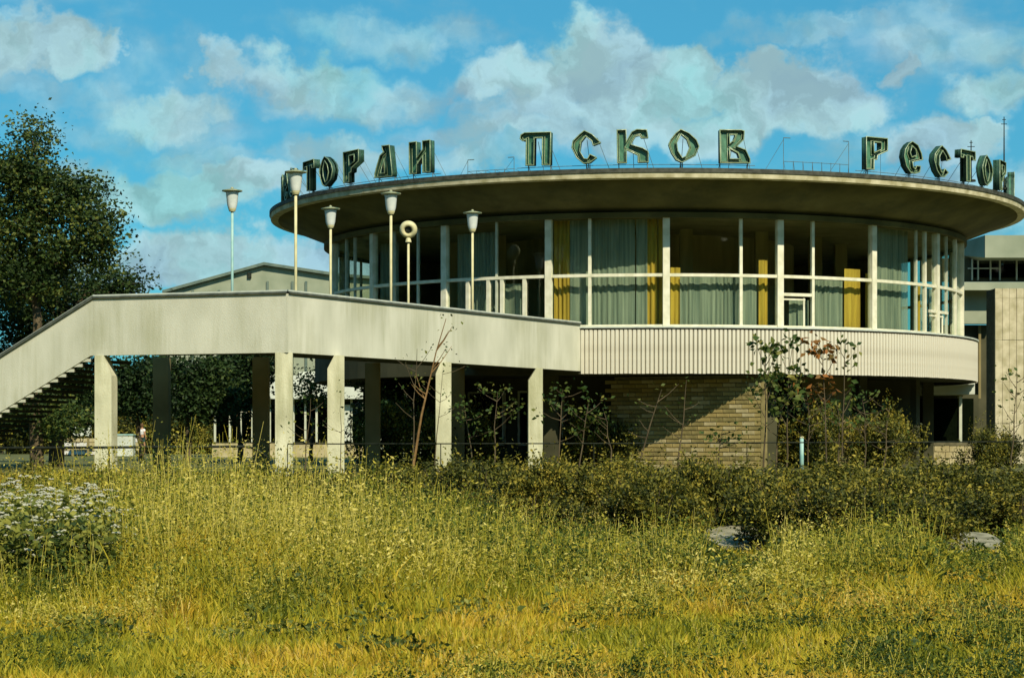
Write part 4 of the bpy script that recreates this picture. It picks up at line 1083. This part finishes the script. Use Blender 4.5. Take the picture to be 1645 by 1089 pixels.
# far wood closing the horizon
def far_wood():
    r = np.random.default_rng(77); n = 50000
    x = r.uniform(-80, 80, n); y = 190 + r.uniform(0, 25, n)
    hh = 6 + 1.6 * np.sin(x * .11) + 1.2 * np.sin(x * .37 + 1)
    P_ = np.stack([x, y, .5 + hh * np.sqrt(r.uniform(0, 1, n))], 1)
    V, Fc, T = leaves(P_, 1.5, r.uniform(.2, .7, n), .8, r=r)
    link('far_wood', np_mesh('far_wood', V, Fc, T, M['leaf_dark']), kind='stuff', label='dark band of distant woodland beyond the plaza', cat='woodland')
far_wood()
for i, (x, d, sx, sz, lab) in enumerate([(292, 121, 2.6, 2.9, 'dark park bush behind the middle of the left walkway opening'), (335, 122, 2.4, 2.5, 'dark park bush left of the low pavilion'), (262, 121.5, 2.2, 2.6, 'dark park bush just right of the walking person'),
        (215, 123, 2.2, 3.0, 'dark park bush directly behind the walking person'), (125, 122, 3.0, 3.2, 'dark park bush behind the shelter panel'), (170, 121, 2.6, 2.8, 'dark park bush behind the leftmost pillar'), (60, 122, 3.2, 3.4, 'dark park bush behind the stair foot'), (0, 122, 3.2, 3.4, 'dark park bush at the left picture edge')]):
    root = thing('park_bush', lab, 'bush', (X(x, d), d, .74), i * 1.3, 'dark bushes far behind the walkway'); root.scale = (sx, 1.6, sz)
    f, st_ = SH[i % 4]; link('foliage', f, root); link('stems', st_, root)
def added_wood():  # unseen trees, added so the restaurant glass reflects something dark
    r = np.random.default_rng(78); n = 60000
    a = r.uniform(R(36), R(324), n)
    x = 95 * np.sin(a); y = 60 + 120 * np.cos(a) + r.uniform(-9, 9, n)
    hh = 21 + 2.5 * np.sin(a * 23) + 2 * np.sin(a * 61 + 1)
    P_ = np.stack([x + r.uniform(-6, 6, n), y, .2 + hh * r.uniform(0, 1, n) ** .8], 1)
    V, Fc, T = leaves(P_, 2.8, r.uniform(.2, .7, n), .8, r=r)
    link('wood', np_mesh('wood', V, Fc, T, M['leaf_dark']), kind='stuff', label='added tall woodland out of view, there to darken reflections in the restaurant glass', cat='woodland')
added_wood()

# ---------------------------------------------------------------- person
def person():
    d = 118.0
    root = thing('person', 'person in white top and dark shorts walking away beyond the walkway', 'person', (X(228, d), d, .776))
    skin = mat('skin', (.42, .22, .12)); top = mat('white_shirt', (.78, .72, .70), (.85, .80, .78), rough=.9); sh = mat('dark_shorts', (.02, .06, .06), (.04, .09, .08), rough=.9)
    hair = mat('brown_hair', (.10, .05, .02)); shoe = mat('dark_shoe', (.03, .03, .03))
    J = {'pel': (0, 0, .95, .135), 'wai': (0, 0, 1.08, .12), 'che': (0, 0, 1.30, .145), 'nec': (0, 0, 1.46, .06), 'hd0': (0, -.01, 1.56, .085), 'hd1': (0, -.01, 1.66, .09),
         'sl': (-.17, 0, 1.40, .062), 'el': (-.25, .03, 1.13, .045), 'wl': (-.22, -.08, .92, .032), 'fl': (-.21, -.11, .83, .036),
         'sr': (.17, 0, 1.40, .062), 'er': (.25, .05, 1.13, .045), 'wr': (.26, .00, .89, .032), 'fr': (.26, -.02, .80, .036),
         'hl': (-.09, 0, .88, .095), 'kl': (-.10, -.12, .50, .058), 'al': (-.10, -.05, .09, .04), 'tl': (-.10, -.20, .04, .035),
         'hr': (.09, 0, .88, .095), 'kr': (.10, .03, .50, .058), 'ar': (.10, .20, .11, .04), 'tr': (.10, .09, .04, .035)}
    E_ = [('pel', 'wai'), ('wai', 'che'), ('che', 'nec'), ('nec', 'hd0'), ('hd0', 'hd1'), ('che', 'sl'), ('sl', 'el'), ('el', 'wl'), ('wl', 'fl'), ('che', 'sr'), ('sr', 'er'), ('er', 'wr'), ('wr', 'fr'),
          ('pel', 'hl'), ('hl', 'kl'), ('kl', 'al'), ('al', 'tl'), ('pel', 'hr'), ('hr', 'kr'), ('kr', 'ar'), ('ar', 'tr')]
    def skinned(name, keys, m, grow=0.0, parent=root, over=None):
        ks = [k for k in J if k in keys]; me = bpy.data.meshes.new(name)
        co = {k: Vector(J[k][:3]) for k in ks}
        if over: 
            for k, v in over.items(): co[k] = Vector(v)
        me.from_pydata([co[k] for k in ks], [(ks.index(a), ks.index(b)) for a, b in E_ if a in ks and b in ks], [])
        o = link(name, me, parent)
        o.modifiers.new('s', 'SKIN'); me.skin_vertices or None
        for i, k in enumerate(ks):
            v = me.skin_vertices[0].data[i]; rr = J[k][3] + grow; v.radius = (rr, rr * .85)
        me.skin_vertices[0].data[0].use_root = True
        o.modifiers.new('u', 'SUBSURF').levels = 1; o.modifiers['u'].render_levels = 1
        dg = bpy.context.evaluated_depsgraph_get(); dg.update()
        m2 = bpy.data.meshes.new_from_object(o.evaluated_get(dg)); o.modifiers.clear(); o.data = m2
        m2.materials.clear(); m2.materials.append(m)
        return o
    body = bpy.data.meshes
    def prep(me): pass
    skinned('body', set(J), skin)
    skinned('shirt', {'wai', 'che', 'sl', 'sr', 'el', 'er'}, top, .032, over={'el': (-.205, .015, 1.26), 'er': (.205, .02, 1.26), 'wai': (0, 0, 1.02)})
    skinned('shorts', {'pel', 'hl', 'hr', 'kl', 'kr'}, sh, .028, over={'kl': (-.095, -.06, .68), 'kr': (.095, .015, .68)})
    m = MB(); m.lathe([(.01, 1.775), (.06, 1.765), (.098, 1.71), (.104, 1.64), (.085, 1.565), (.05, 1.55)], 14); m.build('hair', hair, root, smooth=True)
    for k in ('al', 'ar'):
        t = 'tl' if k == 'al' else 'tr'
        a_ = J[k]; MB().box(a_[0] - .045, a_[0] + .045, J[t][1] - .05, a_[1] + .06, 0 if k == 'al' else .01, .085).build('shoe', shoe, root)
    root.rotation_euler.z = R(150)
try:
    person()
except Exception as ex:
    print('person failed', ex)

# ---------------------------------------------------------------- slabs, stone
def rock(name, lab, cat, x, y, d, w, h, m, seed, dep=.5):
    rd = np.random.default_rng(seed)
    import bmesh
    bm = bmesh.new(); bmesh.ops.create_icosphere(bm, subdivisions=2, radius=1)
    for v in bm.verts:
        k = 1 + rd.normal(0, .09); v.co = Vector((v.co.x * w / 2 * k, v.co.y * dep / 2 * k, v.co.z * h * k))
    me = bpy.data.meshes.new(name); bm.to_mesh(me); bm.free(); me.materials.append(m)
    link(name, me, None, lab, cat, loc=(X(x, d), d, float(ground_z(X(x, d), d)) + h * .2), rot=(0, 0, .3))
rock('stone', 'small pale stone lying in the short grass at lower left', 'stone', 247, 980, 19.6, .17, .07, M['stone'], 1, .14)
def cslab(x0, x1, d, z, dep, lab, rz):
    w = X(x1, d) - X(x0, d)
    m = MB(); k = 14; ring = []
    for i in range(k):
        a = 2 * math.pi * i / k; c, s = math.cos(a), math.sin(a)
        rr = 1 + random.uniform(-.08, .08)
        ring.append((w / 2 * rr * math.copysign(abs(c) ** .5, c), dep / 2 * rr * math.copysign(abs(s) ** .6, s)))
    m.prism(ring, -.25, 0)
    o = m.build('concrete_slab', M['concrete'], None, label=lab, cat='concrete slab', group='broken concrete slabs before the hedge')
    o.location = (X((x0 + x1) / 2, d), d, z); o.rotation_euler = (R(5), R(-1.0), rz)
cslab(1128, 1240, 31.9, .15, 2.4, 'pale concrete slab in the weeds below the brick wall corner', .05)
cslab(1506, 1614, 30.6, .10, 2.4, 'pale concrete slab in the weeds below the right sill wall', -.08)

# ---------------------------------------------------------------- field of grass and weeds
def smooth(a, b, t):
    t = np.clip((t - a) / (b - a), 0, 1); return t * t * (3 - 2 * t)

def vnoise(x, y, s, seed):
    r = np.random.default_rng(seed); G = r.uniform(0, 1, (64, 64))
    u = (x / s) % 64; v = (y / s) % 64; i = u.astype(int); j = v.astype(int); fu = u - i; fv = v - j
    fu = fu * fu * (3 - 2 * fu); fv = fv * fv * (3 - 2 * fv)
    g = lambda a, b_: G[a % 64, b_ % 64]
    return (g(i, j) * (1 - fu) + g(i + 1, j) * fu) * (1 - fv) + (g(i, j + 1) * (1 - fu) + g(i + 1, j + 1) * fu) * fv

def scatter(n, d0, d1, power=1.0, wide=1.12, r=rng):
    """denser near the camera; x spread grows with depth"""
    t = r.uniform(0, 1, n) ** power; d = d0 + (d1 - d0) * t
    x = r.uniform(-1, 1, n) * (.25 * wide * d + .8)
    return x, d

SLABS = ((1184, 31.9, 50, 1.0), (1560, 30.6, 48, 1.0))
def height(x, d):
    p = 822.5 + F * x / d
    left = 1 - smooth(300, 900, p)
    near = smooth(17.5, 23.0, d) * (1 - .7 * smooth(31.5, 37, d))
    nz = vnoise(x + 50, d + 50, 1.3, 4); n2_ = vnoise(x + 70, d + 20, .5, 41)
    h = .06 + .07 * n2_ + near * (.10 + .22 * nz) + near * left * (.20 + .22 * nz)
    h *= 1 - .55 * smooth(820, 1100, p) * smooth(24, 29, d)
    clear = ((np.abs(p - 1184) < 60) & (d > 21) & (d < 34)) | ((np.abs(p - 1560) < 60) & (d > 21) & (d < 32))
    h = np.where(clear, h * .30, h)
    return h, p, near, left

def off_slab(x, d, p, leave=.22):
    k = np.ones(len(x), bool)
    for (xc, dc, ww, dd_) in SLABS: k &= ~((np.abs(p - xc) < ww) & (np.abs(d - dc) < dd_))
    return k | (rng.uniform(0, 1, len(x)) < leave)

def grass():
    n = 250000
    x, d = scatter(n, 11.5, 44, 1.2)
    h, p, near, left = height(x, d)
    keep = off_slab(x, d, p)
    x, d, h, near, left, p = (q[keep] for q in (x, d, h, near, left, p)); n = len(x)
    z = ground_z(x, d)
    hh = (h * .88 + .015) * rng.uniform(.35, 1.3, n) * np.where(rng.uniform(0, 1, n) < .04, 1.5, 1)
    cl = vnoise(x + 9, d + 9, .35, 77) * 2 * np.pi * 2          # tufts share a lean
    ang = rng.uniform(0, 2 * np.pi, n); w = rng.uniform(.002, .0065, n) * (1 + d / 24)
    lean = (rng.normal(0, .35, (n, 2)) + .35 * np.stack([np.cos(cl), np.sin(cl)], 1)) * hh[:, None]
    ca, sa = np.cos(ang) * w, np.sin(ang) * w
    b0 = np.stack([x - ca, d - sa, z], 1); b1 = np.stack([x + ca, d + sa, z], 1)
    m0 = np.stack([x + lean[:, 0] * .35 - ca * .7, d + lean[:, 1] * .35 - sa * .7, z + hh * .62], 1)
    m1 = m0 + np.stack([ca * 1.4, sa * 1.4, 0 * w], 1)
    tp = np.stack([x + lean[:, 0], d + lean[:, 1], z + hh], 1)
    V = np.stack([b0, b1, m1, m0, tp], 1).reshape(-1, 3); i = np.arange(n)[:, None] * 5
    Fc = np.concatenate([i + np.array([0, 1, 2]), i + np.array([0, 2, 3]), i + np.array([3, 2, 4])], 0)
    g = vnoise(x + 80, d * .8 + 90, 1.7, 8); g2 = vnoise(x + 80, d * .8 + 90, .45, 9)
    tint = .45 + .50 * (g - .5) + .45 * (g2 - .5) + rng.normal(0, .12, n) - .08 * near
    link('grass', np_mesh('grass', V, Fc, np.repeat(tint, 5), M['grass']), kind='stuff', label='dry yellow grass covering the field in the foreground', cat='grass')
grass()

def plants(name, label, m, n, d0, d1, pw, accept, H, per, lsz, asp, spread, upz, tint0, var, t0=.05, cat='weeds', outw=5, lv=.07, stems=0):
    x, d = scatter(n, d0, d1, pw)
    h, p, near, left = height(x, d)
    inclear = ((np.abs(p - 1184) < 52) & (d > 22) & (d < 33)) | ((np.abs(p - 1560) < 50) & (d > 21) & (d < 32))
    k = accept(x, d, p, near, left, h) & off_slab(x, d, p, .06) & (~inclear | (rng.uniform(0, 1, n) < .3)) & ~((np.abs(p - 228) < 20) & (d > 25.5) & (rng.uniform(0, 1, n) < .8)) & ~((p < 200) & (d > 20.3) & (d < 30.2) & (rng.uniform(0, 1, n) < .85))
    x, d, p, near, left, h = (q[k] for q in (x, d, p, near, left, h)); n = len(x)
    hh = H(x, d, p, near, left, h) * rng.uniform(.55, 1.45, n)
    t = np.tile(np.linspace(t0, 1, per), n); hx = np.repeat(hh, per)
    sp = np.repeat((spread[0] + hh * spread[1]) * rng.uniform(.5, 1.5, n), per)[:, None] * (1.15 - .75 * t)[:, None]
    off = rng.normal(size=(n * per, 3)) * np.array([1, 1, .35]) * sp
    ln = np.repeat(rng.normal(0, .17, (n, 2)), per, 0)
    P_ = np.stack([np.repeat(x, per) + ln[:, 0] * t * hx, np.repeat(d, per) + ln[:, 1] * t * hx, np.repeat(ground_z(x, d), per) + t * hx], 1) + off
    g = vnoise(x + 20, d * .7 + 13, 2.1, 31); g3 = vnoise(x + 20, d * .7 + 13, .6, 32)
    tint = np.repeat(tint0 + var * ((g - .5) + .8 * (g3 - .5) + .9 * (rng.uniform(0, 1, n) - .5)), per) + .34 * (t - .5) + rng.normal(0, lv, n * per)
    up = np.zeros((n * per, 3)); up[:, 2] = upz
    sz = np.repeat(lsz * rng.uniform(.55, 1.5, n), per) * (1.15 - .5 * t) * (.65 + .35 * np.repeat(near, per))
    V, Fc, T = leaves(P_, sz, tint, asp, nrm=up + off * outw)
    if stems:
        # a few thin stalks per plant carry the leaves
        q = n * stems; xs, ys, hs = np.repeat(x, stems), np.repeat(d, stems), np.repeat(hh, stems) * rng.uniform(.7, 1.12, n * stems)
        ox, oy = rng.normal(0, .03, q), rng.normal(0, .03, q); tx, ty = ox * 2.2 + np.repeat(ln[::per, 0] * hh, stems), oy * 2.2 + np.repeat(ln[::per, 1] * hh, stems)
        gz = ground_z(xs, ys); w = .0032
        a = np.stack([xs + ox - w, ys + oy, gz], 1); b_ = np.stack([xs + ox + w, ys + oy, gz], 1)
        c = np.stack([xs + tx + w * .5, ys + ty, gz + hs], 1); e = np.stack([xs + tx - w * .5, ys + ty, gz + hs], 1)
        V2 = np.stack([a, b_, c, e], 1).reshape(-1, 3); i = np.arange(q)[:, None] * 4 + len(V)
        F2 = np.concatenate([i + np.array([0, 1, 2]), i + np.array([0, 2, 3])], 0)
        V = np.concatenate([V, V2]); Fc = np.concatenate([Fc, F2]); T = np.concatenate([T, np.repeat(rng.uniform(.6, .95, q), 4)])
    link(name, np_mesh(name, V, Fc, T, m), kind='stuff', label=label, cat=cat)
    return x, d, hh

clump = lambda x, d, s, seed: vnoise(x + 20, d * .9 + 33, s, seed)
plants('leafy_weeds', 'leafy yellow-green weeds growing in clumps through the dry grass', M['weed'], 15500, 12.5, 38, .95,
       lambda x, d, p, near, left, h: (clump(x, d, 1.5, 21) * .5 + clump(x, d, .42, 22) * .5) > (.66 - .24 * near),
       lambda x, d, p, near, left, h: h * 1.7 + .04, 44, .054, .42, (.03, .24), .55, .38, .80, stems=1)
def stalk_h(x, d, p, near, left, h):
    right = smooth(760, 1120, p)
    return (.30 + .42 * left) * smooth(19, 25, d) * (1 - .5 * right) * (1 - .35 * smooth(30, 36, d)) * (.6 + .8 * clump(x, d, .7, 51))
plants('tall_weeds', 'upright pale stalks of tall weeds standing in the left and middle of the field', M['weed'], 9500, 20.5, 35, .8,
       lambda x, d, p, near, left, h: (clump(x, d, .8, 52) > .50) & (rng.uniform(0, 1, len(x)) < .10 + .36 * left) & (clump(x, d, .35, 53) > .42),
       stalk_h, 46, .062, .20, (.006, .030), 1.9, .60, .55, t0=.15, outw=1.5, lv=.08, stems=1)
plants('dock_leaves', 'broad dark-green leaves of low plants scattered through the field', M['umbel_leaf'], 2600, 13.5, 35, .95,
       lambda x, d, p, near, left, h: (clump(x, d, .9, 61) > .60) & (d > 15.5),
       lambda x, d, p, near, left, h: h * .95 + .03, 26, .085, .6, (.06, .3), .2, .30, .4)
plants('bushy_weeds', 'bushy knee-high green weeds in the middle of the field', M['weed'], 1150, 22.5, 33.5, .9,
       lambda x, d, p, near, left, h: (clump(x, d, 1.2, 91) > .40) & (rng.uniform(0, 1, len(x)) < .35 + .65 * left),
       lambda x, d, p, near, left, h: (.32 + .26 * left) * (1 - .5 * smooth(800, 1100, p)), 170, .062, .5, (.05, .20), .5, .24, .45, outw=3, stems=2)
plants('seed_heads', 'rust and cream seed heads dotted over the nearest grass', M['grass'], 2600, 12.5, 30, 1.0,
       lambda x, d, p, near, left, h: clump(x, d, 1.1, 71) > .5,
       lambda x, d, p, near, left, h: h * 1.9 + .08, 12, .022, .5, (.004, .01), 1.5, .92, .3, t0=.72, outw=0)

def umbels():
    """large-leaved plants with flat white flower heads, lower left"""
    n = 620
    r = np.random.default_rng(5)
    p = r.uniform(-60, 260, n); d = r.uniform(20.8, 30, n)
    keep = (p < 225 - 45 * np.abs(d - 26.5) / 3.5 + r.normal(0, 12, n)) & (r.uniform(0, 1, n) < .75); p, d = p[keep], d[keep]; n = len(p)
    x = (p - 822.5) / F * d; H = r.uniform(.55, 1.08, n) * (1 - .22 * smooth(120, 210, p)); gz = ground_z(x, d)
    per = 120
    t = r.uniform(.05, .92, n * per); hx = np.repeat(H, per)
    P_ = np.stack([np.repeat(x, per), np.repeat(d, per), np.repeat(gz, per) + t * hx], 1) + r.normal(size=(n * per, 3)) * np.array([.17, .17, .03])
    V, Fc, T = leaves(P_, .085, np.repeat(r.uniform(.2, .65, n), per) + .15 * t, .7, r=r)
    link('umbel_foliage', np_mesh('umbel_foliage', V, Fc, T, M['umbel_leaf']), kind='stuff', label='broad dark-green leaves of the white-flowering weeds at lower left', cat='weeds')
    vs = []; fs = []
    for i in range(n):
        for k in range(r.integers(1, 5)):
            cx, cy, cz = x[i] + r.normal(0, .14), d[i] + r.normal(0, .14), gz[i] + H[i] * r.uniform(.70, 1.12)
            R0 = r.uniform(.03, .06)
            for q in range(9):
                a, rr = r.uniform(0, 6.28), R0 * math.sqrt(r.uniform(0, 1)); o = len(vs); s = .014
                X0, Y0, Z0 = cx + rr * math.cos(a), cy + rr * math.sin(a), cz - rr * .25 + r.normal(0, .004)
                vs += [(X0 - s, Y0 - s, Z0), (X0 + s, Y0 - s, Z0 - .006), (X0 + s, Y0 + s, Z0), (X0 - s, Y0 + s, Z0 - .006), (X0, Y0, Z0 + .010)]
                fs += [(o, o + 1, o + 4), (o + 1, o + 2, o + 4), (o + 2, o + 3, o + 4), (o + 3, o, o + 4)]
    m = MB(); m.add(vs, fs); m.build('white_umbels', M['flower'], kind='stuff', label='flat white flower heads on the weeds at lower left', cat='flowers')
umbels()
